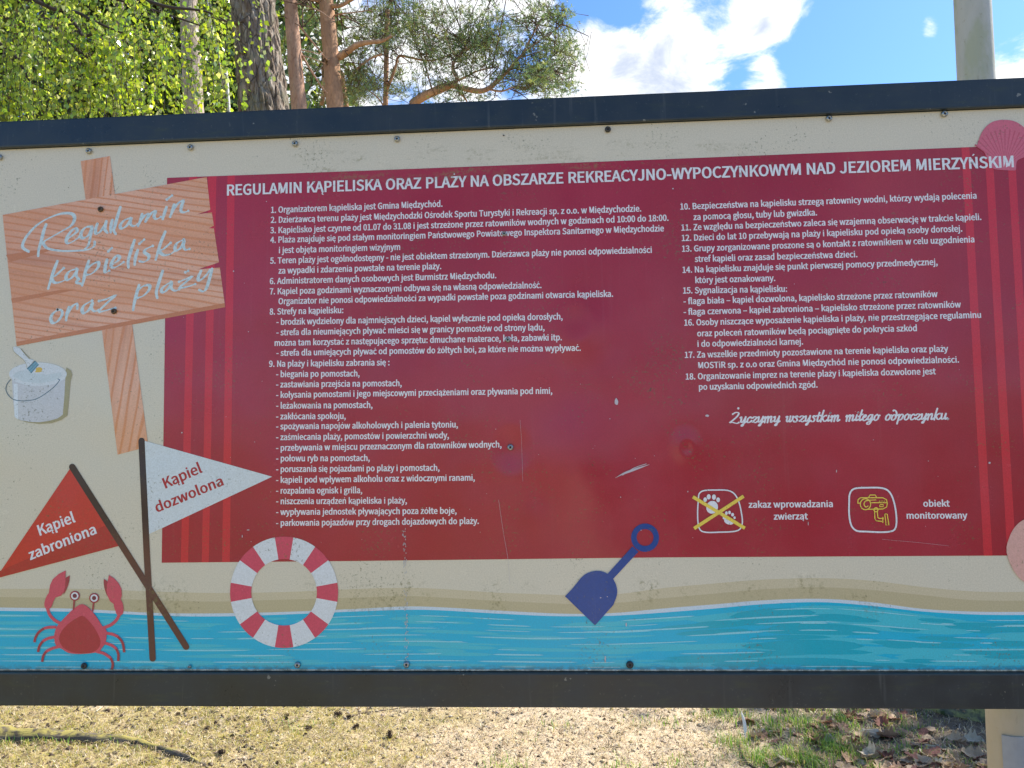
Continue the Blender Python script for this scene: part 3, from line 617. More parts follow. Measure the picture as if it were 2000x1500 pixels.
BR = [
 ('R', [[(225, 805), (185, 780), (180, 745), (215, 680), (290, 600), (380, 545), (480, 510), (560, 510), (585, 545), (560, 600), (480, 650), (400, 695), (345, 730), (350, 760), (385, 785), (480, 800), (600, 800), (690, 790), (735, 765), (742, 730)],
        [(362, 595), (345, 640), (325, 720), (305, 790), (300, 840)]]),
 ('e', [[(530, 705), (575, 675), (605, 645), (590, 625), (555, 650), (522, 700), (522, 735), (545, 740), (590, 715), (622, 690)]]),
 ('g', [[(720, 612), (675, 615), (640, 650), (635, 690), (660, 700), (700, 670), (722, 615), (708, 690), (692, 755), (668, 785)]]),
 ('u', [[(762, 590), (748, 635), (752, 665), (785, 650), (818, 600), (832, 575)], [(832, 570), (820, 630), (840, 658)]]),
 ('l', [[(942, 460), (920, 530), (898, 610), (890, 640), (905, 668)], [(880, 560), (868, 610), (866, 655)]]),
 ('a', [[(1022, 545), (975, 560), (942, 600), (950, 625), (985, 610), (1015, 570), (1028, 540), (1020, 590), (1045, 607), (1078, 592)]]),
 ('m', [[(1112, 515), (1100, 560), (1080, 605)], [(1095, 570), (1135, 522), (1162, 515), (1150, 545), (1138, 572)], [(1145, 560), (1188, 502), (1216, 492), (1205, 530), (1222, 552), (1258, 536)]]),
 ('i', [[(1302, 460), (1285, 510), (1273, 552)], [(1305, 400), (1345, 368)]]), ('n', [[(1362, 440), (1348, 490), (1330, 535)], [(1345, 495), (1392, 430), (1432, 408), (1420, 450), (1415, 488), (1440, 500), (1472, 488)]]),
 ('k', [[(450, 882), (420, 960), (395, 1040), (378, 1095)], [(500, 935), (440, 990), (408, 1012), (428, 1048), (480, 1042), (522, 1020)]]),
 ('a', [[(600, 940), (545, 960), (518, 1000), (528, 1027), (565, 1008), (600, 960), (608, 938), (598, 995), (620, 1022)], [(612, 1025), (600, 1048), (630, 1056)]]),
 ('p', [[(695, 880), (670, 960), (655, 1030), (643, 1070)], [(678, 945), (728, 902), (772, 890), (765, 932), (720, 977), (682, 987)]]),
 ('i', [[(838, 870), (825, 920), (822, 968), (855, 955)], [(848, 805), (875, 778)]]), ('e', [[(880, 903), (920, 880), (936, 850), (910, 840), (880, 880), (868, 915), (888, 932), (930, 915), (968, 888)]]),
 ('l', [[(1052, 718), (1025, 800), (1003, 880), (1005, 930)]]), ('i', [[(1078, 795), (1060, 850), (1053, 908)], [(1090, 745), (1128, 712)]]),
 ('s', [[(1195, 762), (1145, 785), (1130, 812), (1162, 835), (1160, 865), (1125, 887), (1092, 882)]]),
 ('k', [[(1292, 652), (1260, 730), (1235, 810), (1218, 868)], [(1335, 738), (1280, 785), (1248, 802), (1278, 832), (1330, 827), (1368, 800)]]),
 ('a', [[(1438, 712), (1385, 740), (1368, 780), (1385, 797), (1420, 768), (1442, 715), (1435, 762), (1450, 792), (1482, 785)]]),
 ('o', [[(455, 1260), (415, 1290), (398, 1330), (413, 1362), (450, 1352), (487, 1300), (482, 1265), (450, 1258)]]), ('r', [[(542, 1240), (525, 1290), (518, 1342)], [(528, 1295), (562, 1238), (602, 1213), (605, 1252)]]),
 ('a', [[(722, 1188), (660, 1225), (643, 1265), (660, 1287), (700, 1257), (728, 1198), (718, 1247), (740, 1272), (772, 1262)]]), ('z', [[(775, 1192), (830, 1178), (904, 1148), (840, 1205), (772, 1275), (830, 1265), (904, 1245)]]),
 ('p', [[(1088, 1068), (1065, 1150), (1050, 1210), (1042, 1262)], [(1072, 1115), (1118, 1077), (1168, 1070), (1165, 1107), (1120, 1152), (1078, 1167)]]), ('l', [[(1272, 958), (1245, 1040), (1223, 1120), (1230, 1167)]]),
 ('a', [[(1338, 1043), (1280, 1080), (1262, 1112), (1285, 1122), (1325, 1082), (1342, 1045), (1340, 1092), (1370, 1112), (1402, 1100)]]), ('z', [[(1400, 1042), (1450, 1022), (1502, 998), (1450, 1047), (1405, 1087), (1460, 1082), (1527, 1060)], [(1450, 968), (1472, 957)]]),
 ('y', [[(1572, 958), (1550, 1010), (1560, 1032), (1600, 1002), (1642, 950)], [(1658, 942), (1640, 1010), (1615, 1090), (1590, 1117), (1558, 1106)]])]
yb = layer(); layer(); layer()
for k, (ch, sts) in enumerate(BR):
    put('printed_brush_letter', [stroke(z4(s), 6.6, yb-.00002*(i+1)-.000005*(k % 3), 4, wf=lambda f, dx, dy: (.38+.75*abs(dx*.45+dy*.9)**.8)*(.72+.28*math.sin(PI*min(1, f*1.1+.1)))) for i, s in enumerate(sts)], brush)

# --- printed bucket and brush
b = lambda s: [(x/8.33, 660+y/8.33) for x, y in s]
put('printed_bucket_shadow', poly_mesh([b([(300, 1330), (450, 1375), (640, 1400), (850, 1385), (1010, 1330), (1100, 1260), (1125, 1000), (1150, 700), (1180, 600), (1160, 530), (1085, 480), (1000, 800), (900, 1200)])], layer()), ink('ink_shadow', lin(168, 158, 116)))
put('printed_bucket', poly_mesh([b([(200, 640), (215, 1000), (245, 1290), (340, 1340), (500, 1365), (650, 1370), (800, 1350), (940, 1310), (1025, 1250), (1050, 950), (1068, 640)])], layer()), ink('ink_bucket', lin(206, 206, 204)))
put('printed_bucket_rim', poly_mesh([b([(150+470*(1+math.cos(a)), 590+(190 if math.sin(a) > 0 else 190)*math.sin(a)) for a in [2*PI*i/36 for i in range(36)]])], layer()), ink('ink_bucket_rim', lin(218, 222, 220)))
put('printed_bucket_fill', poly_mesh([b([(210, 620), (260, 560), (420, 520), (560, 575), (760, 600), (1000, 560), (1010, 620), (880, 700), (640, 740), (380, 710)])], layer()), ink('ink_bucket_fill', lin(205, 214, 212)))
put('printed_highlight', poly_mesh([b([(228, 740), (290, 750), (300, 1330), (240, 1280)])], layer()), ink('ink_highlight', lin(224, 230, 230)))
put('printed_bucket_handle', [stroke(b([(175, 680), (120, 750), (100, 840), (140, 930), (220, 1000), (330, 1022), (460, 1020), (600, 990), (740, 910), (880, 800), (960, 710), (972, 680), (945, 668)]), 1.5, layer())], ink('ink_steel', lin(84, 112, 122)))
put('printed_yellow_paint', poly_mesh([b(ell(640, 510, 55, 34, 12)), b([(570, 560), (600, 520), (700, 540), (650, 560)])], layer()), ink('ink_yellow', lin(222, 184, 70)))
put('printed_brush_handle', poly_mesh([b([(215, 150), (250, 140), (330, 170), (400, 260), (470, 340), (560, 365), (450, 495), (420, 440), (400, 370), (290, 270), (230, 220)])], layer()), ink('ink_bucket_rim', None))
put('printed_brush_outline', [stroke(b([(215, 150), (225, 215), (300, 285), (395, 365), (430, 430), (445, 490)]), .9, layer()), stroke(b([(350, 180), (420, 265), (490, 335)]), 1.3, layer())], ink('ink_shadow', None))
put('printed_brush_ferrule', poly_mesh([b([(440, 497), (570, 372), (640, 432), (515, 577)])], layer()), ink('ink_ferrule', lin(120, 165, 180)))
put('printed_brush_bands', [stroke(b([(450, 505), (575, 380)]), 1.8, layer(), 1), stroke(b([(505, 570), (630, 440)]), 1.3, layer(), 1), stroke(b([(480, 535), (600, 410)]), .7, layer(), 1)], ink('ink_steel', None))

# --- printed flags
pole_m = ink('ink_pole', lin(72, 44, 40), lambda t: t.mix(t.ramp(t.node('ShaderNodeSeparateXYZ', {0: coords(t)}).outputs[2], 1.42, 1.34), lin(54, 34, 36), lin(96, 58, 50)))
put('printed_flag', poly_mesh([[(138, 914), (233.5, 1066), (-8, 1130)]], layer()), ink('ink_flag_red', lin(204, 52, 44)), 'printed red pennant')
put('printed_flag_fold', poly_mesh([[(208, 1025.5), (233.5, 1066), (-8, 1130), (0, 1115)]], layer()), ink('ink_flag_fold', lin(182, 46, 44)))
put('printed_flagpole', [stroke([(141.5, 912), (364, 1263)], 12.6, layer(), 1)], pole_m, 'slanting brown pole of the red pennant')
put('printed_flag', poly_mesh([[(283, 861), (532, 931), (292, 1043)]], layer()), ink('ink_flag_white', lin(216, 224, 222)), 'printed white pennant')
put('printed_flagpole', [stroke([(277, 861), (287, 1080), (298.7, 1286)], 12.4, layer(), 1)], pole_m, 'upright brown pole of the white pennant')
TEXTY[0] = layer()-.00004
text('Kąpiel', 323.8, 954, 396.6, 921.6, 21, redink); text('dozwolona', 307, 1001, 438, 946.8, 20, redink)
text('Kąpiel', 78.5, 1046, 148.7, 1018.5, 21); text('zabroniona', 60, 1093.5, 190, 1041.3, 20)

# --- printed lifebuoy
def buoy(a0, a1, y, n=8):
    V = []; F = []
    for i in range(n+1):
        a = R(a0+(a1-a0)*i/n)
        for rx, ry in ((105.4, 108.6), (64, 65)): X, Z = on_board(555.2+rx*math.cos(a), 1156.6-ry*math.sin(a)); V.append((X, y, Z))
    for i in range(n): F.append((2*i, 2*i+1, 2*i+3, 2*i+2))
    return V, F
yb = layer()
for k in range(8):
    c0 = 90+45*k
    put('printed_lifebuoy_segment', [buoy(c0-9.9, c0+9.9, yb)], ink('ink_pink', lin(212, 72, 98)), 'pink segment of the lifebuoy')
    put('printed_lifebuoy_segment', [buoy(c0+9.9, c0+35.1, yb)], ink('ink_buoy_white', lin(222, 226, 224)), 'white segment of the lifebuoy')

# --- printed crab
cz = lambda s: [(60+x/6.82, 1100+y/6.82) for x, y in s]
pink = ink('ink_crab', lin(214, 82, 100)); dpink = ink('ink_crab_dark', lin(168, 60, 72)); shell = ink('ink_crab_shell', lin(180, 52, 62))
sm = lambda p: smooth_path(p, 3, True)
put('printed_crab_arm', [stroke(cz([(400, 800), (320, 755), (255, 680), (225, 590)]), 6, layer()), poly_mesh([cz(sm([(205, 600), (185, 540), (210, 450), (255, 395), (330, 445), (305, 510), (270, 595)]))], layer())], pink, 'left arm of the crab')
put('printed_crab_arm', [stroke(cz([(970, 860), (1070, 820), (1145, 755), (1190, 670)]), 6, layer()), poly_mesh([cz(sm([(1110, 545), (1135, 640), (1160, 690), (1225, 680), (1240, 600), (1220, 510), (1170, 470)]))], layer())], pink, 'right arm of the crab')
put('printed_crab_pincer', poly_mesh([cz([(525, 160), (465, 195), (440, 420), (470, 370), (500, 300), (518, 235)])], layer()), dpink)
put('printed_crab_pincer', poly_mesh([cz([(978, 205), (1040, 250), (1055, 480), (1010, 410), (985, 330), (975, 260)])], layer()), dpink)
put('printed_crab_claw', poly_mesh([cz([(470, 95), (380, 140), (300, 210), (262, 290), (245, 400), (270, 450), (340, 455), (410, 430), (445, 380), (462, 310), (468, 200)])], layer()), pink, 'left claw of the crab')
put('printed_crab_claw', poly_mesh([cz([(1045, 155), (1110, 195), (1175, 265), (1212, 340), (1218, 430), (1195, 510), (1120, 550), (1060, 505), (1025, 430), (1015, 330), (1030, 240)])], layer()), pink, 'right claw of the crab')
for pl, dl in (([(345, 850), (250, 852), (180, 868)], [(180, 868), (110, 920), (68, 990), (55, 1050)]), ([(330, 980), (235, 1000), (165, 1038)], [(165, 1038), (120, 1105), (103, 1182)]), ([(400, 1105), (300, 1130), (212, 1172)], [(212, 1172), (172, 1235), (158, 1312)]),
               ([(990, 928), (1090, 943), (1168, 978)], [(1168, 978), (1228, 1060), (1250, 1185)]), ([(990, 1060), (1080, 1090), (1146, 1140)], [(1146, 1140), (1172, 1210), (1170, 1302)]), ([(880, 1175), (980, 1200), (1070, 1262)], [(1070, 1262), (1098, 1335), (1085, 1415)])):
    o = put('printed_crab_leg', [stroke(cz(pl), 5.4, layer(), cap=False)], pink)
    put('printed_crab_toe', [stroke(cz(dl), 4.9, layer(), cap=False)], dpink, parent=o)
put('printed_crab_body', poly_mesh([cz(sm([(700, 545), (770, 585), (840, 660), (900, 740), (955, 830), (1010, 885), (1015, 960), (1000, 1060), (950, 1130), (900, 1180), (700, 1206), (520, 1195), (430, 1145), (350, 1100), (325, 1040), (320, 950), (350, 850), (400, 785), (470, 710), (560, 620), (640, 560)]))], layer()), pink)
put('printed_crab_shell', poly_mesh([cz(sm([(690, 698), (760, 745), (850, 850), (920, 980), (935, 1060), (900, 1140), (820, 1185), (700, 1200), (560, 1185), (450, 1130), (393, 1050), (387, 980), (420, 900), (500, 810), (600, 740)]))], layer()), shell)
for cx, cy, sx, sy in ((592, 433, 575, 625), (850, 462, 830, 640)):
    o = put('printed_crab_eye', [stroke(cz([(cx-8, cy+60), (sx, sy)]), 3, layer(), 1, cap=False), poly_mesh([cz(ell(cx, cy, 66, 66, 20))], layer())], dpink)
    put('printed_eye_white', poly_mesh([cz(ell(cx, cy, 49, 49, 20))], layer()), ink('ink_buoy_white', None), parent=o)
    put('printed_pupil', poly_mesh([cz(ell(cx, cy, 29, 29, 14))], layer()), ink('ink_pupil', lin(120, 44, 60)), parent=o)

# --- printed spade
sp_ = lambda s: [(650+x/2.857, 980+y/2.857) for x, y in s]
blue = ink('ink_blue', lin(0, 66, 142))
ring = ell(1742, 200, 78, 79, 40); hole = ell(1742, 199, 47, 47, 40); V = []; F = []; y = layer()
for a, c_ in zip(sp_(ring), sp_(hole)):
    for q in (a, c_): X, Z = on_board(*q); V.append((X, y, Z))
for i in range(40): F.append((2*i, 2*i+1, 2*((i+1) % 40)+1, 2*((i+1) % 40)))
put('printed_spade_ring', [(V, F)], blue)
put('printed_spade_handle', poly_mesh([sp_([(1672, 248), (1705, 278), (1562, 432), (1530, 405)])], layer()), blue)
put('printed_spade_blade', poly_mesh([sp_([(1296, 527), (1340, 480)] + smooth_path([(1385, 424), (1415, 400), (1465, 385), (1515, 392), (1560, 425), (1584, 475), (1585, 520), (1565, 575)], 3) + [(1463, 689)])], layer()), blue)

# --- printed shells at the right
def fan(cx, cy, pts, m1, m2, lab, n=13, a0=-1, a1=1):
    y = layer(); q = [clipx(on_board(*p)) for p in smooth_path(pts, 3, True)]
    o = put('printed_seashell', poly_mesh([q], y, False), m1, lab); y = layer(); parts = []
    for i in range(n):
        a = a0+(a1-a0)*i/(n-1); ln = 72 if lab.startswith('pink') else 60
        e = (cx+math.sin(a)*ln, cy-math.cos(a)*ln)
        if on_board(*e)[0] > XR-.004: continue
        parts.append(stroke([(cx+math.sin(a)*14, cy-math.cos(a)*14), e], 2.6, y, 1, wf=lambda f, dx, dy: .3+.9*f, cap=False))
    put('printed_rib', parts, m2, parent=o)
g_ = lambda s: [(1860+x/9.37, 200+y/9.37) for x, y in s]
fan(1962, 325, g_([(450, 810), (478, 690), (530, 560), (600, 460), (700, 375), (820, 335), (940, 325), (1080, 338), (1200, 385), (1320, 480), (1400, 600), (1440, 760), (1420, 900), (1320, 1000), (1190, 1060), (1160, 1150), (1150, 1240), (1080, 1252), (880, 1240), (720, 1205), (640, 1050), (560, 890)]),
    ink('ink_shell', lin(212, 104, 120)), ink('ink_shell_rib', lin(200, 88, 104)), 'pink printed seashell at the top right corner', 15, -.95, .95)
fan(2062, 1092, [(1965, 1078), (1970, 1050), (1983, 1027), (2003, 1013), (2030, 1010), (2060, 1020), (2075, 1070), (2060, 1120), (2035, 1142), (2003, 1138), (1980, 1116)],
    ink('ink_shell_pale', lin(222, 172, 156)), ink('ink_shell_pale_rib', lin(210, 156, 142)), 'pale printed seashell at the bottom right', 11, -2.3, -.9)

TEXTY[0] = layer()-.00005
text('REGULAMIN KĄPIELISKA ORAZ PLAŻY NA OBSZARZE REKREACYJNO-WYPOCZYNKOWYM NAD JEZIOREM MIERZYŃSKIM', 443.8, 382, 1979.5, 326.5, 21.5, name='text_title')
# --- printed pictograms
pz = lambda s: [(1320+x/3.333, 900+y/3.333) for x, y in s]
yel = ink('ink_line_yellow', lin(242, 212, 84))
put('printed_icon_frame', [stroke(pz([(146, 250), (152, 212), (185, 193), (260, 190), (335, 192), (380, 215), (408, 265), (424, 330), (432, 400), (415, 445), (370, 460), (280, 464), (200, 465), (158, 450), (143, 400), (141, 320)]), 2.6, layer(), 3, True)], white, 'rounded white outline round the paw prints')
paws = [ell(235, 302, 38, 42, 20, .3), ell(190, 252, 12, 15, 12), ell(213, 234, 13, 17, 12), ell(247, 236, 13, 18, 12), ell(274, 254, 12, 16, 12),
        ell(345, 392, 33, 22, 18, .3), ell(314, 372, 11, 9, 10), ell(328, 340, 9, 12, 10), ell(348, 336, 9, 12, 10), ell(368, 350, 10, 12, 10), ell(381, 370, 8, 9, 10)]
put('printed_paw', poly_mesh([pz(p) for p in paws[:5]], layer()), white, 'large white paw print'); put('printed_paw', poly_mesh([pz(p) for p in paws[5:]], layer()), white, 'small white paw print')
layer(); put('printed_cross', [stroke(pz([(110, 234), (448, 438)]), 6.6, layer(), 1, cap=False), stroke(pz([(118, 440), (440, 230)]), 6.6, layer(), 1, cap=False)], yel)
put('printed_icon_frame', [stroke(pz([(1126, 270), (1130, 215), (1160, 181), (1240, 175), (1340, 177), (1390, 205), (1418, 270), (1432, 350), (1432, 420), (1410, 455), (1340, 464), (1240, 460), (1175, 455), (1140, 420), (1126, 350)]), 3.3, layer(), 3, True)], white, 'rounded white outline round the camera')
y = layer(); yk = [y]
def cl(p, k=1, wd=2.0, closed=False): yk[0] -= .000006; return stroke(pz(p), wd, yk[0], k, closed)
put('printed_camera', [cl([(1215, 240), (1345, 240), (1368, 252), (1374, 275), (1370, 300), (1345, 313), (1250, 315)]), cl(ell(1232, 282, 34, 36, 16), 1, 2.0, True), cl([(1182, 275), (1184, 252), (1200, 240), (1222, 240)]), cl([(1182, 275), (1197, 275)]),
    cl([(1250, 258), (1232, 262), (1222, 282), (1234, 300), (1248, 294)], 3), cl([(1252, 238), (1262, 222), (1295, 222), (1304, 238)]), cl([(1272, 272), (1372, 272)]), cl([(1240, 256), (1300, 254)], 1, 1.6), cl([(1325, 284), (1347, 284), (1347, 298), (1325, 298), (1325, 284)]),
    cl([(1322, 262), (1326, 262)]), cl([(1338, 262), (1341, 262)]), cl([(1353, 262), (1356, 262)]), cl(ell(1300, 318, 13, 13, 12), 1, 2.2, True),
    cl([(1291, 330), (1293, 375), (1302, 390), (1344, 394)]), cl([(1309, 330), (1312, 368), (1320, 374), (1348, 374)]), cl([(1345, 368), (1345, 400)]), cl([(1358, 345), (1373, 346), (1384, 418), (1366, 418), (1357, 345)])], yel)

# --- scratches, chips and drips on the print
sc_m = ink('bare_scratch', lin(200, 190, 192))
zz = lambda s: [(950+x/2.5, 500+y/2.5) for x, y in s]
put('scratch', [stroke(zz([(630, 1083), (670, 1062), (730, 1040), (795, 1018)]), 3.4, layer(), 3, wf=lambda f, a, b_: .15+1.2*math.sin(PI*f)*abs(math.sin(31*f))), stroke(zz([(665, 1070), (720, 1035), (780, 1015)]), 1.2, layer(), 3)], sc_m, 'ragged pale scratch in the maroon print')
rs = random.Random(8)
chips = [(1204, 785, 3.4, 7), (1381, 812, 3.5, 3), (1191, 818, 1.2, 1.2), (1932, 904, 2.4, 2), (1343, 960, 1.0, 2), (1212, 971, 1.2, 1.2), (1314, 369, 1.6, 1.6), (521, 394, 1.2, 1), (457, 530, 1.6, 1.3), (486, 648, 1.2, 1), (1173, 1167, 1.6, 1.4), (1182, 1288, 1.6, 8), (1223, 1220, 1.6, 4), (1186, 1165, 1.2, 1.2), (1633, 920, .9, 3), (1578, 1022, .8, 4), (485, 1035, 3, 1.2), (356, 845, 1.4, 1.4), (474, 1047, 1, 3)]
for i in range(70): chips.append((rs.uniform(340, 1960), rs.uniform(380, 1080), rs.uniform(.4, 1.0), rs.uniform(.4, 1.0)))
y = layer(); put('paint_chip', poly_mesh([[(cx+rs.uniform(.6, 1.2)*a*math.cos(q), cy+rs.uniform(.6, 1.2)*c_*math.sin(q)) for q in [2*PI*i/7 for i in range(7)]] for cx, cy, a, c_ in chips], y), sc_m)['kind'] = 'stuff'
for _ in range(6): layer()
drip = []; y = layer()
for i in range(110):
    f = rs.random(); px = 789.5+6*f+rs.choice((-2.2, 2.2, 0))+rs.gauss(0, .7); py = 1032+262*f
    if 1110 < py < 1150 and rs.random() < .7: continue
    drip.append([(px+.8*math.cos(q), py+rs.uniform(1, 3.2)*math.sin(q)) for q in (0, PI/2, PI, 3*PI/2)])
put('limescale_drip', poly_mesh(drip, y), ink('limescale', lin(186, 188, 188)), 'white vertical drip mark above a bottom screw')['kind'] = 'stuff'
for _ in range(16): layer()
put('scratch', [stroke(zz([(60, 1190), (70, 1260), (85, 1360), (105, 1475), (115, 1600)]), .4, layer(), 3, cap=False), stroke([(1722, 1053), (1790, 1059), (1853, 1066)], .3, layer(), 1, cap=False), stroke(zz([(165, 800), (172, 900), (178, 1100)]), .3, layer(), 1, cap=False)], sc_m, 'hairline scratches')['kind'] = 'stuff'

# --- screws
def dome(n=14, rings=((.0058, 0), (.0057, .0012), (.0050, .0026), (.0034, .0036), (.0026, .0038), (.0022, .0022), (.0, .0020))):
    V = []; F = []
    for r, h in rings[:-1]:
        for j in range(n): a = 2*PI*j/n; V.append((r*math.cos(a), -h, r*math.sin(a)))
    V.append((0, -rings[-1][1], 0)); k = len(rings)-1
    for i in range(k-1):
        for j in range(n): F.append((i*n+j, i*n+(j+1) % n, (i+1)*n+(j+1) % n, (i+1)*n+j))
    for j in range(n): F.append(((k-1)*n+j, (k-1)*n+(j+1) % n, k*n))
    return V, F
steel = flatmat('screw_steel', (.36, .38, .36), .34, .5, 500, .4, .3, .0003, .85)
darks = flatmat('screw_dark', (.045, .045, .04), .45, .5, 500, .3, .3, .0003, .3)
rust = flatmat('screw_brown', (.07, .055, .03), .5, .5, 500, .5, .4, .0003, .2, (.14, .07, .03))
capm = flatmat('screw_recess', (.02, .02, .018), .6, .3)
SM = {k: mesh('screw', *dome(), smooth=True) for k in ('s', 'd', 'r')}
for k, m in (('s', steel), ('d', darks), ('r', rust)): SM[k].materials.append(m)
hexm = mesh('recess', [(0, -.00225, 0)]+[(.0019*math.cos(a*PI/3), -.00232, .0019*math.sin(a*PI/3)) for a in range(6)], [(0, 1+i, 1+(i+1) % 6) for i in range(6)]); hexm.materials.append(capm)
yS = layer()*1.05-.0004
for k, px, py, s in [('s', 1, 308, 1), ('s', 175, 296, 1), ('s', 373, 289, 1), ('s', 577, 281.5, 1), ('s', 776, 272.5, 1), ('d', 1187, 254, 1), ('s', 1618, 232.5, 1), ('s', 1843, 223.5, 1.05), ('r', 198, 409.5, .95), ('r', 224, 608.5, .95),
                     ('s', 985, 457.3, .8), ('s', 992, 664, .85), ('s', 997, 873.5, 1), ('d', 166, 1299.5, 1), ('s', 372, 1301, .55), ('s', 582, 1298, 1), ('s', 794.5, 1297, 1), ('d', 1230, 1297.5, 1.15)]:
    X, Z = on_board(px, py); o = link('screw', SM[k], board); o.location = (X, yS, Z); o.scale = (s, 1, s); o.rotation_euler = (0, rs.uniform(0, 1), 0)
    link('recess', hexm, o)
X, Z = on_board(984, 265.3); put('screw_hole', poly_mesh([[(X+.0018*math.cos(a*PI/4), Z+.0014*math.sin(a*PI/4)) for a in range(8)]], yS, False), capm)
print('layers', LAY[0], -STEP*LAY[0])

# ================================================================ ground
def ground_h(x, y):
    d = y
    h = .030*noise.noise(Vector((x*.7+3, y*.7, 0))) + .018*noise.noise(Vector((x*2.3, y*2.3, 5))) + .009*noise.noise(Vector((x*7, y*7, 9)))
    if abs(x) < 4.5 and 1 < y < 6: h += .010*noise.noise(Vector((x*17, y*17, 2))) + .006*noise.noise(Vector((x*36, y*36, 2)))
    r = math.hypot(x, y)
    if r > 30: h += (r-30)*.004*noise.noise(Vector((x*.02, y*.02, 1)))
    return h
def axis(lo, hi, a, b_, fine_, coarse):
    o = []; v = lo
    while v < hi:
        o.append(v); dd = 0 if a <= v <= b_ else min(abs(v-a), abs(v-b_)); v += fine_+dd*coarse
    o.append(hi); return o
gx = axis(-420, 420, -3.2, 3.2, .024, .16); gy = axis(-420, 420, 1.8, 4.2, .024, .16)
V = [(x, y, ground_h(x, y)) for y in gy for x in gx]; nx = len(gx)
F = [(j*nx+i, j*nx+i+1, (j+1)*nx+i+1, (j+1)*nx+i) for j in range(len(gy)-1) for i in range(nx-1)]
gm, t = material('sandy_ground'); P = coords(t); s = t.node('ShaderNodeSeparateXYZ', {0: P}); x, y = s.outputs[0], s.outputs[1]
n1 = t.noise(P, 1.3, 5, .6); n2 = t.noise(P, 9, 5, .65); n3 = t.noise(P, 90, 4, .7); n4 = t.noise(P, 320, 3, .7)
sand = t.mix(t.ramp(n3, .3, .7), (.68, .55, .37), (.46, .35, .22))
sand = t.mix(t.ramp(n4, .58, .7, 0, .6), sand, (.16, .11, .07))
moss = t.mix(t.ramp(n3, .35, .65), (.44, .36, .12), (.28, .21, .10))
mz = t.math('ADD', t.math('MULTIPLY', x, -.75), t.math('MULTIPLY', t.math('SUBTRACT', n1, .5), 3.0))
c = t.mix(t.math('MULTIPLY', t.ramp(mz, .2, .9), t.ramp(n2, .3, .52)), sand, moss)
soil = t.mix(t.ramp(n3, .3, .7), (.125, .095, .065), (.24, .19, .135))
sz = t.math('ADD', x, t.math('MULTIPLY', t.math('SUBTRACT', n1, .5), 1.6))
c = t.mix(t.ramp(sz, .95, 1.35), c, soil)
c = t.mix(t.math('MULTIPLY', t.ramp(y, 7, 16), t.ramp(n1, .3, .6)), c, (.13, .11, .06))
finish(t, c, .92, bump(t, t.math('ADD', t.math('MULTIPLY', n3, .6), t.math('MULTIPLY', n4, .4)), .9, .008), .2)
g = link('ground', mesh('ground', V, F, True), None, gm); g['kind'] = 'structure'

def gpt(px, py):
    p = on_ground(px, py); h = 0
    for _ in range(3): h = ground_h(p.x, p.y); p = on_ground(px, py, h)
    return p
rnd = np.random.default_rng(5); rr = random.Random(11)

def scatter(n, y0=2.0, y1=3.9, wide_=1.0):
    """random places on the strip of ground seen below the board"""
    out = []
    while len(out) < n:
        px = rr.uniform(-120, 2120); py = 1500 - (1500-1345)*rr.random()**.8 + rr.uniform(0, 40)
        p = on_ground(px, py); p.x += rr.gauss(0, .03); p.y += rr.gauss(0, .05); out.append((px, p.x, p.y))
    return out
def blades(items, name, m, label, cat):
    """items: x, y, z, height, width, azimuth, lean, colour: thin bent two-segment blades"""
    V = []; F = []; C = []
    for (x, y, z, h, wd, az, ln, c) in items:
        dx, dy = math.cos(az), math.sin(az); sx, sy = -dy*wd/2, dx*wd/2; o = len(V)
        V += [(x-sx, y-sy, z), (x+sx, y+sy, z), (x+dx*ln*.35*h-sx*.8, y+dy*ln*.35*h-sy*.8, z+h*.6), (x+dx*ln*.35*h+sx*.8, y+dy*ln*.35*h+sy*.8, z+h*.6),
              (x+dx*ln*h-sx*.15, y+dy*ln*h-sy*.15, z+h*max(.15, 1-.35*ln)), (x+dx*ln*h+sx*.15, y+dy*ln*h+sy*.15, z+h*max(.15, 1-.35*ln))]
        F += [(o, o+1, o+3, o+2), (o+2, o+3, o+5, o+4)]; C += [c]*6
    o = link(name, fast_mesh(name, V, F, np.array(C)), None, m); tag(o, label, cat, None, 'stuff'); return o
def jit(c, a=.25):
    k = rr.uniform(1-a, 1+a); return (c[0]*k*rr.uniform(.93, 1.07), c[1]*k, c[2]*k*rr.uniform(.85, 1.15))
grass_m = leafy('grass_blade', None, (1.25, 1.35, .7), .55, .4, True)
straw_m = leafy('straw', None, (1.1, 1.0, .8), .7, .25, True)
# moss and short dry grass on the left
it = []
for px, x, y in scatter(15000):
    k = noise.noise(Vector((x*2.2, y*2.2, 3)))+noise.noise(Vector((x*6, y*6, 8)))*.6
    dens = 1.0 if px < 480 else max(0.02, 1-(px-480)/420)
    if rr.random() > dens*(.55+.9*k) and rr.random() > .12*dens: continue
    if k < -.45: continue
    for q in range(4):
        xx, yy = x+rr.gauss(0, .008), y+rr.gauss(0, .008)
        cc = jit((.50, .42, .08)) if rr.random() < .30+.5*k else jit(rr.choice([(.52, .44, .22), (.44, .36, .18), (.32, .34, .08)]))
        it.append((xx, yy, ground_h(xx, yy)-.002, rr.uniform(.010, .030), rr.uniform(.0018, .0035), rr.uniform(0, 2*PI), rr.uniform(.2, 1.3), cc))
blades(it, 'moss', grass_m, 'yellow green moss and short dry grass on the left of the sand', 'moss')
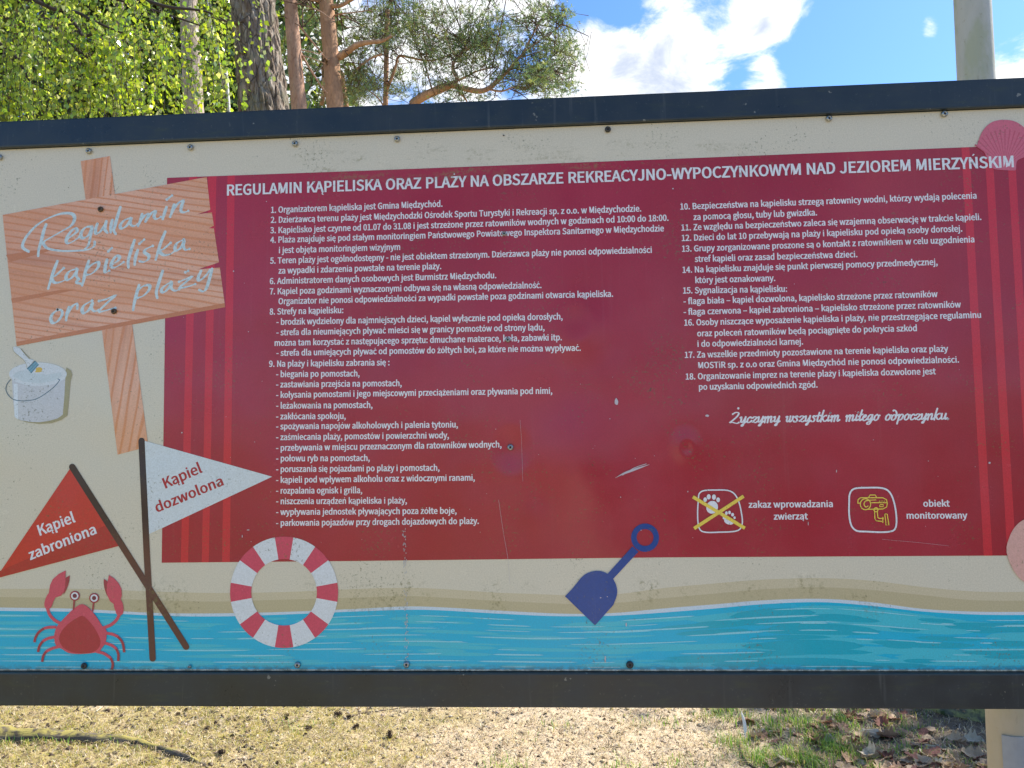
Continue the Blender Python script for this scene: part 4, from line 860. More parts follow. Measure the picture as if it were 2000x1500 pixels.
# straw, needles and bark crumbs everywhere
it = []
for px, x, y in scatter(30000):
    if px > 1480 and rr.random() < .45: continue
    z = ground_h(x, y)+.001
    c = jit(rr.choice([(.62, .52, .34), (.55, .44, .26), (.66, .58, .42), (.36, .25, .14), (.20, .14, .08), (.10, .07, .045), (.58, .47, .22)]), .3)
    it.append((x, y, z, rr.uniform(.008, .034), rr.uniform(.0014, .0034), rr.uniform(0, 2*PI), rr.uniform(1.2, 2.6), c))
blades(it, 'dry_litter', straw_m, 'bleached straw, pine needles and bark crumbs strewn over the sand', 'litter')
# crumbs of bark and sand lumps, small polyhedra
def lumps(n, name, cols, smin, smax, label, cat, keep=lambda px, x, y: True):
    base = np.array([(1, 0, 0), (-1, 0, 0), (0, 1, 0), (0, -1, 0), (0, 0, 1), (0, 0, -.4)], float); fc = np.array([(0, 2, 4), (2, 1, 4), (1, 3, 4), (3, 0, 4), (2, 0, 5), (1, 2, 5), (3, 1, 5), (0, 3, 5)])
    V = []; F = []; C = []
    for px, x, y in scatter(n):
        if not keep(px, x, y): continue
        s_ = rr.uniform(smin, smax)*rr.uniform(.6, 1); v = base*np.array([rr.uniform(.6, 1.6), rr.uniform(.6, 1.6), rr.uniform(.4, .9)])*s_
        v += rnd.normal(0, s_*.22, v.shape); a = rr.uniform(0, 6.28); ca, sa = math.cos(a), math.sin(a)
        v = np.stack([v[:, 0]*ca-v[:, 1]*sa+x, v[:, 0]*sa+v[:, 1]*ca+y, v[:, 2]+ground_h(x, y)], 1)
        F.append(fc+len(V)*6); V.append(v); C += [jit(rr.choice(cols), .3)]*6
    o = link(name, fast_mesh(name, np.concatenate(V), np.concatenate(F), np.array(C)), None, straw_m); tag(o, label, cat, None, 'stuff')
lumps(5200, 'bark_crumbs', [(.07, .05, .035), (.12, .085, .055), (.19, .14, .09)], .004, .017, 'dark bark crumbs and cone scales lying on the sand', 'litter', lambda px, x, y: rr.random() < (.8 if px < 560 else .16))
lumps(6000, 'sand_clods', [(.58, .47, .31), (.64, .54, .38), (.48, .38, .24)], .003, .015, 'pale clods of trampled sand', 'sand', lambda px, x, y: 350 < px < 1600)
# green grass tufts
it = []
tufts = [(1402, 1385, .075, 70), (1425, 1392, .07, 70), (1385, 1398, .05, 50), (1428, 1452, .085, 120), (1495, 1410, .085, 60), (1510, 1432, .08, 60), (1555, 1405, .07, 70), (1580, 1420, .08, 80), (1610, 1440, .085, 90), (1620, 1460, .09, 90), (1480, 1478, .07, 120), (1500, 1490, .08, 100),
         (1560, 1480, .09, 110), (1590, 1496, .09, 110), (1640, 1400, .08, 70), (1660, 1420, .08, 60), (1690, 1465, .08, 70), (1645, 1468, .08, 80), (1760, 1415, .07, 45), (1780, 1470, .075, 60), (1765, 1428, .06, 35), (1735, 1475, .06, 40), (1095, 1422, .06, 26), (1040, 1440, .05, 16), (1255, 1408, .05, 30), (1310, 1412, .06, 30), (1220, 1500, .06, 50), (1320, 1488, .06, 45),
         (980, 1496, .07, 40), (1000, 1500, .07, 30), (1700, 1500, .07, 60), (1530, 1385, .07, 50), (15, 1448, .07, 18), (40, 1450, .07, 16), (72, 1450, .08, 18), (108, 1445, .06, 12), (150, 1448, .05, 12), (225, 1446, .06, 14), (585, 1415, .05, 36), (1440, 1400, .1, 30), (1900, 1500, .06, 30), (1600, 1380, .07, 50), (1690, 1385, .06, 40)]
for px, py, h, n in tufts:
    p = gpt(px, py+4); sunny = px < 1460 or 1470 < px < 1520
    for q in range(int(n*(1.5 if 1470 < px < 1720 else 1.1))):
        xx, yy = p.x+rr.gauss(0, .055), p.y+rr.gauss(0, .05)
        cc = jit(rr.choice([(.20, .34, .05), (.13, .26, .05), (.30, .38, .07)]) if rr.random() < .8 else (.42, .36, .14), .25)
        it.append((xx, yy, ground_h(xx, yy)-.003, h*rr.uniform(.3, 1.0), rr.uniform(.0025, .0048), rr.uniform(0, 2*PI), rr.uniform(.15, 1.0), cc))
for px, x, y in scatter(5200):
    if px < 1380: continue
    k = noise.noise(Vector((x*3, y*3, 30)))
    if k < .0: continue
    it.append((x, y, ground_h(x, y)-.003, rr.uniform(.02, .065), rr.uniform(.002, .004), rr.uniform(0, 2*PI), rr.uniform(.2, 1.2), jit(rr.choice([(.12, .22, .05), (.20, .27, .07), (.30, .27, .11)]))))
blades(it, 'green_grass', grass_m, 'fresh green grass tufts growing among the fallen leaves', 'grass')

# fallen oak leaves
def oak_leaf(seed, curl):
    q = random.Random(seed); out = []; n = 15
    for i in range(n+1):
        f = i/n; w_ = .30*math.sin(PI*min(1, f*.93+.04))**.8*(1+.24*math.sin(f*PI*7.2+q.uniform(-.3, .3)))*(1.1-.15*abs(f-.6)); out.append((f, max(.02, w_)))
    V = []; F = []
    for f, w_ in out:
        for u in (-1, -.5, 0, .5, 1):
            X = f-.5+.05*abs(u)*(1 if w_ > .2 else 0); Y = u*w_
            Z = curl*(Y*Y*2.2+.4*(f-.5)**2)+.04*math.sin(f*9+seed)*abs(u)+.03*q.uniform(-1, 1)*abs(u)
            V.append((X, Y, Z))
    for i in range(n):
        for j in range(4): a = i*5+j; F.append((a, a+1, a+6, a+5))
    a = len(V); V += [(-.5, -.008, 0), (-.5, .008, 0), (-.74, .012, .02), (-.74, -.002, .02)]; F.append((a, a+1, a+2, a+3))
    return mesh('oak_leaf', V, F, True)
def leafmat(name, a, b_):
    m, t = material(name); P = coords(t); n = t.noise(P, 5, 5, .65); rn = t.node('ShaderNodeObjectInfo').outputs['Random']
    c = t.mix(t.ramp(n, .3, .7), a, b_); c = t.mix(t.math('MULTIPLY', rn, .45), c, tuple(v*.5 for v in a))
    vein = t.math('ABSOLUTE', t.node('ShaderNodeSeparateXYZ', {0: P}).outputs[1]); c = t.mix(t.ramp(vein, 0, .02, .6, 0), c, tuple(min(1, v*1.5) for v in a))
    d = t.node('ShaderNodeBsdfPrincipled', {'Base Color': c, 'Roughness': .75, 'Normal': bump(t, n, .4, .03)})
    mx = t.node('ShaderNodeMixShader', {0: .22, 1: d.outputs[0], 2: t.node('ShaderNodeBsdfTranslucent', {'Color': c}).outputs[0]})
    t.l.new(mx.outputs[0], t.out.inputs[0]); return m
LM = [leafmat('dry_leaf_brown', (.42, .26, .15), (.30, .17, .10)), leafmat('dry_leaf_tan', (.58, .42, .26), (.44, .30, .17)), leafmat('dry_leaf_red', (.30, .12, .08), (.20, .08, .05)), leafmat('dry_leaf_pale', (.60, .52, .38), (.46, .38, .26))]
LME = [oak_leaf(i, c_) for i, c_ in enumerate((.5, .9, -.6, .2, -1.1, 1.3))]
def leaf(px, py, size, k, lab=None, up=0):
    p = gpt(px, py); me = LME[rr.randrange(6)].copy(); me.materials.append(LM[k])
    o = link('oak_leaf', me); o.location = (p.x, p.y, p.z+.006+up+size*.08); o.scale = (size,)*3
    o.rotation_euler = (rr.uniform(-.35, .6), rr.uniform(-.35, .35), rr.uniform(0, 6.28))
    if lab: tag(o, lab, 'leaf')
    else: tag(o, ('brown oak leaf lying dry among the grass and litter right of the bare sand', 'tan oak leaf lying dry among the grass and litter right of the bare sand', 'dark reddish oak leaf among the grass and litter right of the bare sand', 'bleached pale oak leaf among the grass and litter right of the bare sand')[k], 'leaf', 'fallen oak leaves')
    return o
leaf(1462, 1412, .13, 0, 'large brown oak leaf behind the white feather', .01)
leaf(1622, 1396, .12, 1, 'large tan oak leaf close below the board among grass')
leaf(1765, 1402, .075, 2, 'small reddish leaf beside the grass tuft near the lamp post', .01)
leaf(1812, 1430, .11, 1, 'tan oak leaf lying alone on bare soil near the lamp post')
leaf(1820, 1478, .12, 2, 'dark red brown leaf at the bottom edge near the lamp post')
leaf(1700, 1488, .11, 3, 'pale yellowish leaf standing up at the bottom edge', .02)
leaf(1352, 1392, .05, 3, 'bleached white curled leaf on the sand edge')
for i in range(210):
    px = rr.choice([rr.uniform(1470, 1960), rr.uniform(1560, 1960), rr.uniform(1640, 1960)]); py = rr.uniform(1365, 1515)
    if px > 1770 and py < 1450 and rr.random() < .8: continue
    leaf(px, py, rr.uniform(.06, .12), rr.choice([0, 1, 1, 0, 2, 3, 1]))

# pine cones
def cone_mesh(seed):
    q = random.Random(seed); V = []; F = []
    core = [(0, 0, 0), (0, 0, .2), (0, 0, .8), (0, 0, 1)]; v, f = tube(core, [.1, .3, .2, .05], 8); V += v; F += f
    for i in range(46):
        h = i/46; a = i*2.4; r = .42*math.sin(PI*(h*.8+.14))**.7; z = h*.95
        d = Vector((math.cos(a), math.sin(a), 0)); s_ = Vector((-d.y, d.x, 0)); o = len(V)
        tip = d*(r+.12)+Vector((0, 0, z+.10)); b0 = d*.15+Vector((0, 0, z))
        V += [b0-s_*.05, b0+s_*.05, tip+s_*.10, tip+d*.03+Vector((0, 0, .03)), tip-s_*.10, tip+Vector((0, 0, -.05))]
        F += [(o, o+1, o+2, o+4), (o+4, o+2, o+3), (o, o+4, o+5), (o+1, o+5, o+2), (o+2, o+5, o+3), (o+3, o+5, o+4)]
    return mesh('pine_cone', V, F)
cone_m = flatmat('pine_cone', (.085, .055, .035), .8, .2, 20, .6); CMs = [cone_mesh(1), cone_mesh(2)]
for me in CMs: me.materials.append(cone_m)
def cone(px, py, size, lab=None, tilt=1.3):
    p = gpt(px, py); o = link('pine_cone', rr.choice(CMs)); o.location = (p.x, p.y, p.z+size*.18); o.scale = (size*.85, size*.85, size); o.rotation_euler = (tilt, rr.uniform(-.4, .4), rr.uniform(0, 6.28))
    if lab: tag(o, lab, 'pine cone')
    else: tag(o, 'small dark pine cone in the dry grass '+('above the mossy root at the left' if px < 320 and py < 1440 else 'below the mossy root' if px < 320 else 'near the thin end of the mossy root' if px < 480 else 'where the moss thins out into bare sand' if px < 700 else 'alone on sand right of the middle'), 'pine cone', 'pine cones scattered in the dry grass')
cone(762, 1446, .042, 'dark upright pine cone alone on the bare sand', .35)
cone(668, 1398, .045, 'dark pine cone by the forked twig, close to a second one'); cone(676, 1403, .03, 'smaller pine cone touching the forked twig tip')
cone(690, 1425, .035, 'dark pine cone on sand below the forked twig'); cone(846, 1389, .03, 'little cone at the far end of the long twig'); cone(609, 1424, .035, 'dark pine cone on sand beside a sprig of green')
for px, py in ((137, 1380), (212, 1392), (268, 1388), (228, 1408), (92, 1421), (300, 1428), (345, 1396), (362, 1390), (420, 1417), (455, 1440), (425, 1475), (440, 1470), (218, 1482), (555, 1400), (560, 1405), (498, 1462), (545, 1490), (640, 1378), (595, 1435), (400, 1425), (1178, 1406), (595, 1468)): cone(px, py, rr.uniform(.014, .028))

# exposed root, twigs, feather
bark_m, t = material('root_bark'); P = coords(t); n = t.noise(t.mapping(P, (3, 18, 18)), 1.5, 6, .65); n2 = t.noise(P, 14, 4, .6)
c = t.mix(t.ramp(n, .35, .65), (.07, .055, .04), (.18, .15, .11)); nz = t.node('ShaderNodeSeparateXYZ', {0: t.node('ShaderNodeNewGeometry').outputs['Normal']}).outputs[2]; c = t.mix(t.math('MULTIPLY', t.ramp(nz, .45, .85), t.ramp(n2, .38, .55, 0, .95)), c, (.34, .28, .08)); finish(t, c, .9, bump(t, n, .8, .02), .2)
def path(px_, up=0.0): return [gpt(a, b_)+Vector((0, 0, up)) for a, b_ in px_]
pp = smooth_path([tuple(p) for p in path([(-140, 1442), (-60, 1440), (0, 1441), (70, 1442), (140, 1444), (210, 1446), (260, 1450), (300, 1462), (345, 1473), (385, 1488), (405, 1502), (425, 1520)])], 5)
rad = [max(.008, .068-.0014*i if i < 32 else .022-(i-32)*.0007)*(1+.25*noise.noise(Vector((i*.45, 2, 0)))) for i in range(len(pp))]
V, F = tube(pp, rad, 14, lambda th, i, p: .010*noise.noise(Vector((p.x*9, math.cos(th)*1.4, math.sin(th)*1.4)))+.004*noise.noise(Vector((p.x*30, th*3, 7))))
tag(link('exposed_root', mesh('exposed_root', V, F, True), None, bark_m), 'long mossy tree root lying across the dry grass at the left', 'root')
twig_m = flatmat('twig_bark', (.13, .095, .065), .85, .2, 60, .5, .5, .002); pale_m = flatmat('pale_stick', (.58, .50, .36), .8, .2, 60, .3, .3, .002)
def stick(lists, label, m, r0=.005, name='fallen_twig'):
    parts = []
    for l in lists:
        q = smooth_path([tuple(p) for p in path(l, .008)], 4); parts.append(tube(q, [r0*(1-.65*i/len(q)) for i in range(len(q))], 6))
    V, F = merge(parts); tag(link(name, mesh(name, V, F, True), None, m), label, 'twig')
stick([[(682, 1404), (700, 1397), (715, 1394.5), (760, 1389), (795, 1384.5), (850, 1386)], [(713, 1395), (722, 1384), (738, 1374)]], 'long forked thin twig on the sand below the board', twig_m, .0042)
stick([[(512, 1409), (524, 1416), (531, 1428), (540, 1431)], [(540, 1432), (545, 1424), (552, 1410)]], 'short crooked dark twig in the dry grass', twig_m, .003)
stick([[(838, 1457), (852, 1455), (862, 1449)]], 'tiny curved twig on bare sand', twig_m, .0025)
stick([[(1186, 1458), (1200, 1462), (1218, 1465)], [(1190, 1458), (1187, 1445)]], 'small dark twig by a footprint in the sand', twig_m, .003)
stick([[(188, 1392), (198, 1384), (208, 1376)]], 'pale straight stick in the moss on the left', pale_m, .004)
stick([[(490, 1384), (503, 1377), (515, 1372)]], 'pale stick poking out under the board', pale_m, .004)
stick([[(1804, 1446), (1820, 1453), (1834, 1460)], [(1806, 1458), (1822, 1460), (1840, 1462)]], 'two joined pale sticks on bare soil near the lamp post', pale_m, .004)
stick([[(1620, 1405), (1640, 1418), (1652, 1430)]], 'brown flat stick between oak leaves', pale_m, .006)
stick([[(1448, 1462), (1452, 1478), (1462, 1494), (1480, 1506)]], 'grey curved stick at the edge of the sand and the grass', bark_m, .013)
p = gpt(1455, 1452); V = []; F = []
for i in range(13):
    f = i/12; w_ = .0085*math.sin(PI*min(1, f*1.02))**.6*(1 if f > .3 else .35); a = Vector((-.012*f+.01*math.sin(f*3), .01*f, .145*f+.01))
    V += [a+Vector((-w_, .004*f, 0)), a+Vector((0, -.002, 0)), a+Vector((w_, .004*f, 0))]
for i in range(12): o = 3*i; F += [(o, o+1, o+4, o+3), (o+1, o+2, o+5, o+4)]
fe = link('feather', mesh('feather', V, F, True), None, flatmat('feather_white', (.80, .78, .72), .8, .2, 300, .1)); fe.location = p; tag(fe, 'white feather standing upright at the edge of the grass', 'feather')

# mossy stone by the lamp post
sm_, t = material('mossy_stone'); P = coords(t); n = t.noise(P, 9, 6, .65); nz = t.node('ShaderNodeNewGeometry').outputs['Normal']
c = t.mix(t.ramp(t.noise(P, 30, 4), .3, .7), (.10, .10, .075), (.17, .16, .12)); c = t.mix(t.ramp(n, .42, .6), c, (.36, .34, .13)); c = t.mix(t.ramp(t.noise(P, 15, 4), .55, .66), c, (.07, .09, .035))
finish(t, c, .95, bump(t, n, .8, .03), .1)
bm = bmesh.new(); bmesh.ops.create_icosphere(bm, subdivisions=5, radius=1)
for v in bm.verts:
    d = v.co.normalized(); k = 1+.16*noise.noise(d*1.6+Vector((4, 0, 0)))+.06*noise.noise(d*5)+.03*noise.noise(d*14); v.co = Vector((d.x*.55*k, d.y*.42*k, (min(d.z*1.2, .62+.06*noise.noise(d*6)))*.36*k))
me = bpy.data.meshes.new('mossy_stone'); bm.to_mesh(me); bm.free(); me.polygons.foreach_set('use_smooth', [True]*len(me.polygons))
p = gpt(1905, 1395); o = link('mossy_stone', me, None, sm_); o.location = (p.x+.22, p.y+.25, p.z); o.rotation_euler = (0, 0, -.5); tag(o, 'low mossy yellow green boulder behind the lamp post foot', 'boulder')

# ---------------------------------------------------------------- lamp post
lamp_m, t = material('galvanised_cream_paint'); P = coords(t); n = t.noise(t.mapping(P, (1, 1, .3)), 12, 5, .6)
c = t.mix(t.ramp(n, .3, .7), (.50, .48, .40), (.42, .41, .33)); c = t.mix(t.math('MULTIPLY', t.ramp(t.noise(t.mapping(P, (1, 1, .5)), 9, 4), .48, .62), .6), c, (.34, .36, .20))
c = t.mix(t.ramp(t.noise(P, 60, 4, .7), .6, .7, 0, .4), c, (.28, .24, .16)); zt = t.node('ShaderNodeSeparateXYZ', {0: P}).outputs[2]; c = t.mix(t.math('MULTIPLY', t.ramp(t.math('ADD', zt, t.math('MULTIPLY', n, .5)), 1.6, .9), .75), c, (.40, .31, .18)); c = t.mix(t.ramp(t.noise(t.mapping(P, (3, 3, .4)), 30, 4, .6), .6, .75, 0, .35), c, (.20, .18, .12)); finish(t, c, .6, bump(t, t.noise(P, 40, 4, .6), .2, .004), .3)
top = at_depth(1899, 0, .99); bot = at_depth(1970, 1440, .99); ax = (top+bot)/2
slope = (top-bot)/(top.z-bot.z); p0 = bot-slope*(bot.z+.1); p1 = top+slope*(5.2-top.z)
lp = empty('lamp_post', (p0.x, p0.y, 0), 'tall round cream lamp post rising behind the right end of the board', 'lamp post')
N_ = 24; pts = [p0.lerp(p1, i/N_)-Vector((p0.x, p0.y, 0)) for i in range(N_+1)]
V, F = tube(pts, [.0585-.0125*i/N_ for i in range(N_+1)], 40); link('post', mesh('lamp_post', V, F, True), lp, lamp_m)
V, F = tube([pts[-1]+Vector((0, 0, -.01)), pts[-1]+Vector((0, 0, .08)), pts[-1]+Vector((0, 0, .3)), pts[-1]+Vector((0, 0, .34))], [.07, .19, .14, .02], 28); link('lantern', mesh('lantern', V, F, True), lp, flatmat('lantern_white', (.7, .7, .68), .4, .5))
hz = (at_depth(1985, 1437, .94).z, at_depth(1985, 1560, .94).z); V = []; F = []; n_ = 9
hc = p0.lerp(p1, .12)
for i in range(n_+1):
    a = R(-72+62*i/n_)
    for k, z in enumerate((hz[1], hz[0])):
        for r_ in (.0575, .0612): V.append((hc.x-p0.x+r_*math.sin(a+R(28)), -r_*math.cos(a+R(28)), z))
for i in range(n_): o = 4*i; F += [(o+1, o+5, o+7, o+3), (o, o+1, o+5, o+4), (o+2, o+3, o+7, o+6)]
F += [(0, 1, 3, 2), (4*n_, 4*n_+1, 4*n_+3, 4*n_+2)]
link('hatch', mesh('hatch', V, F), lp, flatmat('hatch_grey', (.30, .31, .31), .55, .4, 40, .15))

# ================================================================ trees
def rough_trunk(name, pa, pb, ra, rb, zlo, zhi, nth, nz_, plate, amp, m, parent, bend=0.0):
    """trunk whose axis passes through two points; furrowed by stretched cells"""
    d = (pb-pa)/(pb.z-pa.z); base = pa+d*(zlo-pa.z); dr = (rb-ra)/(pb.z-pa.z)
    V = []; F = []; sc = plate
    for i in range(nz_+1):
        z = zlo+(zhi-zlo)*i/nz_; c_ = pa+d*(z-pa.z); r = max(.01, ra+dr*(z-pa.z))
        if z < .5: r *= 1+.5*(.5-z)**2*2
        wob = Vector((noise.noise(Vector((z*.35, parent.location.x, 0))), noise.noise(Vector((z*.35, 5, parent.location.x))), 0))*bend
        for j in range(nth):
            th = 2*PI*j/nth; u = Vector((math.cos(th), math.sin(th), 0)); q = Vector((u.x*r*sc, u.y*r*sc, z*sc*.24))
            q += Vector((noise.noise(q*1.3), noise.noise(q*1.3+Vector((7, 0, 0))), noise.noise(q*1.3+Vector((0, 9, 0)))))*.35
            ds = noise.voronoi(q, distance_metric='DISTANCE', exponent=2.5)[0]; e = min(1, (ds[1]-ds[0])*2.2)
            h = amp*(e**.6-.6)+amp*.35*noise.noise(q*4)+r*.06*noise.noise(Vector((u.x, u.y, z*.4)))
            p_ = c_+wob+u*(r+h)-parent.location; V.append((p_.x, p_.y, p_.z))
    for i in range(nz_):
        for j in range(nth): F.append((i*nth+j, i*nth+(j+1) % nth, (i+1)*nth+(j+1) % nth, (i+1)*nth+j))
    return link(name, mesh(name, V, F, True), parent, m)
def barkmat(name, low, high, dark, sc=6, zmix=None, lichen=None):
    m, t = material(name); P = coords(t); n = t.noise(t.mapping(P, (1, 1, .22)), sc*3, 6, .65); n2 = t.noise(t.mapping(P, (1, 1, .4)), sc*8, 5, .7)
    v = t.node('ShaderNodeTexVoronoi', {'Vector': t.mapping(P, (1, 1, .3)), 'Scale': sc*2.2}, feature='DISTANCE_TO_EDGE').outputs['Distance']
    c = t.mix(t.ramp(n, .32, .68), low, high); c = t.mix(t.ramp(t.noise(t.mapping(P, (1, 1, .5)), 7, 4, .6), .5, .62, 0, .55), c, tuple(v*1.35+.04 for v in low)); c = t.mix(t.ramp(n2, .32, .48, .5, 0), c, dark); c = t.mix(t.ramp(v, 0, .07, .7 if sc > 6 else .22, 0), c, dark)
    if lichen: c = t.mix(t.ramp(t.noise(P, 5, 4), .5, .65, 0, .6), c, lichen)
    finish(t, c, .9, bump(t, t.math('ADD', n2, t.ramp(v, 0, .1, 0, .6 if sc > 6 else .1)), .8, .012), .2); return m
oakbark = barkmat('furrowed_bark', (.13, .085, .055), (.38, .32, .25), (.022, .016, .012), 7, None, (.20, .19, .13))
pinebark = barkmat('orange_pine_bark', (.52, .30, .17), (.40, .24, .15), (.20, .105, .065), 4)
greybark = barkmat('grey_brown_bark', (.34, .27, .22), (.50, .42, .35), (.09, .075, .065), 5)
def through(px0, py0, px1, py1, y): return at_depth(px0, py0, y), at_depth(px1, py1, y)
needle_m = leafy('pine_needles', None, (1.1, 1.15, .6), .5, .35, True)

def needles(centres, dirs, name, parent, n=9, ln=.052, wd=.0085, cols=((.17, .23, .11), (.27, .29, .10), (.12, .19, .10))):
    """tufts of needles round twig ends, joined into one part"""
    C = np.array([tuple(c_) for c_ in centres]); D = np.array([tuple(d_) for d_ in dirs]); k = len(C)
    C = np.repeat(C, n, 0); D = np.repeat(D, n, 0); v = rnd.normal(size=C.shape)+D*.6; v /= np.linalg.norm(v, axis=1)[:, None]
    s_ = np.cross(v, rnd.normal(size=C.shape)); s_ /= np.linalg.norm(s_, axis=1)[:, None]
    st = C+D*rnd.uniform(-.03, .03, (len(C), 1)); L_ = ln*rnd.uniform(.7, 1.2, (len(C), 1)); W = wd/2
    V = np.stack([st-s_*W, st+s_*W, st+v*L_], 1).reshape(-1, 3)-np.array(tuple(parent.location)); F = np.arange(len(V)).reshape(-1, 3)
    tone = np.array(cols)[rnd.integers(0, len(cols), k)]*rnd.uniform(.75, 1.65, (k, 1)); cc = np.repeat(np.repeat(tone, n, 0), 3, 0)
    o = link(name, fast_mesh(name, V, F, cc), parent, needle_m); o['kind'] = 'stuff'; return o

def pine(trunk, y, r0, r1, blobs, branches, label, zhi=9, nth=36, m=None, twigs=True, density=.6, bend=.05, plate=14, amp=.006, extra_trunk=None):
    a, b_ = through(*trunk, y); d = (b_-a)/(b_.z-a.z); base = a-d*a.z
    e = empty('pine_tree', (base.x, base.y, 0), label, 'tree', 'pines behind the board')
    rough_trunk('trunk', a, b_, r0, r1, -.15, zhi, nth, 150, plate, amp, m or pinebark, e, 0.0)
    pts3 = []; 
    for br in branches:                          # branch: list of px,py,depth ; radii
        q = [tuple(at_depth(px, py, yy)-e.location) for px, py, yy in br[0]]; q = smooth_path(q, 5)
        rad = [br[1]+(br[2]-br[1])*i/(len(q)-1) for i in range(len(q))]
        V, F = tube(q, [x_*(1+.12*noise.noise(Vector((i*.6, x_*90, 0)))) for i, x_ in enumerate(rad)], 9); link('branch', mesh('branch', V, F, True), e, m or pinebark)
        pts3 += [Vector(p)+e.location for p in q[3:]]
    tw = []; cen = []; dr_ = []
    for px, py, rx, ry, yy, n in blobs:
        for _ in range(int(n*density)):
            a_ = rr.uniform(0, 2*PI); q = math.sqrt(rr.random()); c_ = at_depth(px+rx*q*math.cos(a_), py+ry*q*math.sin(a_), yy+rr.gauss(0, .5))
            if pts3: src = min(rr.sample(pts3, min(14, len(pts3))), key=lambda p: (p-c_).length)
            else: src = a+d*(c_.z-.3-a.z)
            v = c_-src; L_ = v.length; 
            if L_ < 1e-3: continue
            v = v.normalized(); v = (v+Vector((rr.gauss(0, .45), rr.gauss(0, .45), rr.gauss(0, .4)))).normalized(); st = c_-v*min(L_, rr.uniform(.25, .6)); mid = (st+c_)/2+Vector((rr.gauss(0, .03), rr.gauss(0, .03), rr.gauss(0, .04)-.02))
            if rr.random() < .13: tw.append(tube([tuple(src.lerp(st, .0)-e.location), tuple(src.lerp(st, .5)+Vector((rr.gauss(0, .08), rr.gauss(0, .05), rr.gauss(0, .08)))-e.location), tuple(st-e.location), tuple(mid-e.location), tuple(c_-e.location)], [.009, .007, .005, .004, .002], 4, cap=False))
            else: tw.append(tube([tuple(st-e.location), tuple(mid-e.location), tuple(c_-e.location)], [.005, .0035, .002], 3, cap=False))
            for k in range(rr.randint(3, 7)):
                f = rr.uniform(.1, 1)**.6; p_ = st.lerp(c_, f)+Vector((rr.gauss(0, .05), rr.gauss(0, .05), rr.gauss(0, .045))); cen.append(p_); dr_.append((v+Vector((rr.gauss(0, .5), rr.gauss(0, .5), rr.gauss(.25, .5)))).normalized())
    if tw:
        V, F = merge(tw); o = link('twigs', mesh('twigs', V, F, True), e, twig2_m); o['kind'] = 'stuff'
    if cen: needles(cen, dr_, 'crown', e)
    return e
twig2_m = flatmat('pine_twig', (.15, .095, .06), .9, .2, 40, .5)

# thick furrowed trunk, nearest of the row
a, b_ = through(515.5, 213, 493.5, 0, 5.6); d = (b_-a)/(b_.z-a.z); base = a-d*a.z
e = empty('old_pine', (base.x, base.y, 0), 'thick dark trunk with deeply furrowed bark, widest of the trunks behind the board', 'tree')
rough_trunk('trunk', a, b_, .222, .196, -.2, 9.5, 190, 640, 15, .034, oakbark, e)
tw = []
for l in ([(478, 38, 5.4), (462, 44, 5.35), (435, 40, 5.3), (400, 30, 5.25)], [(466, 48, 5.4), (452, 42, 5.4), (443, 38, 5.35)], [(478, 104, 5.4), (466, 102, 5.4), (461, 105, 5.4)]):
    q = smooth_path([tuple(at_depth(*p_)-e.location) for p_ in l], 4); V, F = tube(q, [.016-.013*i/len(q) for i in range(len(q))], 7); link('dead_branch', mesh('dead_branch', V, F, True), e, twig_m)
V, F = [], []
q = [tuple(at_depth(493.5, 0, 5.6)+d*k*1.2+Vector((.1*k, .2*k, 2.2))-e.location) for k in range(4)]
# crown of the old pine, above the picture
cen = []; dr_ = []
for i in range(900):
    u = Vector((rr.gauss(0, 1), rr.gauss(0, 1), rr.gauss(0, .5))); c_ = a+d*(9.3-a.z)+Vector((u.x*1.3, u.y*1.3, u.z*1.4+.6)); cen.append(c_); dr_.append(u.normalized())
needles(cen, dr_, 'crown', e, 12, .09, .006)

pine((584, 211, 567, 0), 8.2, .098, .085, [(600, 60, 60, 70, 10.4, 60), (610, 150, 50, 60, 10.4, 80), (560, 120, 30, 60, 10.4, 24), (580, -90, 160, 70, 8.5, 200)],
     [([(575, 5, 8.2), (600, 12, 8.1), (625, 22, 8.0), (650, 40, 8)], .013, .005), ([(578, 42, 8.2), (602, 72, 8.3), (625, 100, 8.4), (640, 118, 8.5)], .014, .006), ([(582, 95, 8.2), (606, 135, 8.25), (630, 172, 8.3), (640, 182, 8.3)], .017, .007), ([(580, 96, 8.2), (602, 100, 8.2), (632, 108, 8.3)], .010, .004), ([(584, 108, 8.2), (604, 112, 8.2), (634, 124, 8.3)], .010, .004)],
     'slender reddish pine trunk just right of the thick furrowed one', 8.6, plate=10, amp=.006, m=barkmat('red_pine_bark', (.40, .22, .14), (.46, .30, .21), (.14, .08, .055), 4))
pine((655, 211, 637, 0), 8.8, .118, .102, [(710, 30, 50, 30, 10.2, 40), (715, 60, 40, 40, 10.4, 40), (755, 75, 50, 22, 9.4, 80), (700, 130, 34, 30, 9.8, 40), (705, 170, 34, 30, 9.2, 120), (700, 195, 50, 20, 10.6, 90), (655, -80, 150, 60, 9, 160)],
     [([(662, 112, 8.8), (680, 100, 8.7), (698, 88, 8.65), (718, 83, 8.6), (745, 80, 8.6), (765, 70, 8.6)], .052, .018), ([(640, 10, 8.8), (662, 12, 8.7), (682, 2, 8.7), (700, -8, 8.6)], .03, .02), ([(642, 34, 8.8), (665, 27, 8.75), (695, 24, 8.7), (720, 20, 8.7)], .012, .005), ([(690, 142, 8.9), (708, 125, 8.8), (728, 112, 8.8), (746, 106, 8.8)], .018, .014), ([(640, 4, 8.8), (615, 1, 8.8), (600, -4, 8.9)], .022, .012)],
     'sturdy orange barked pine with a side limb bending to the right', 9)
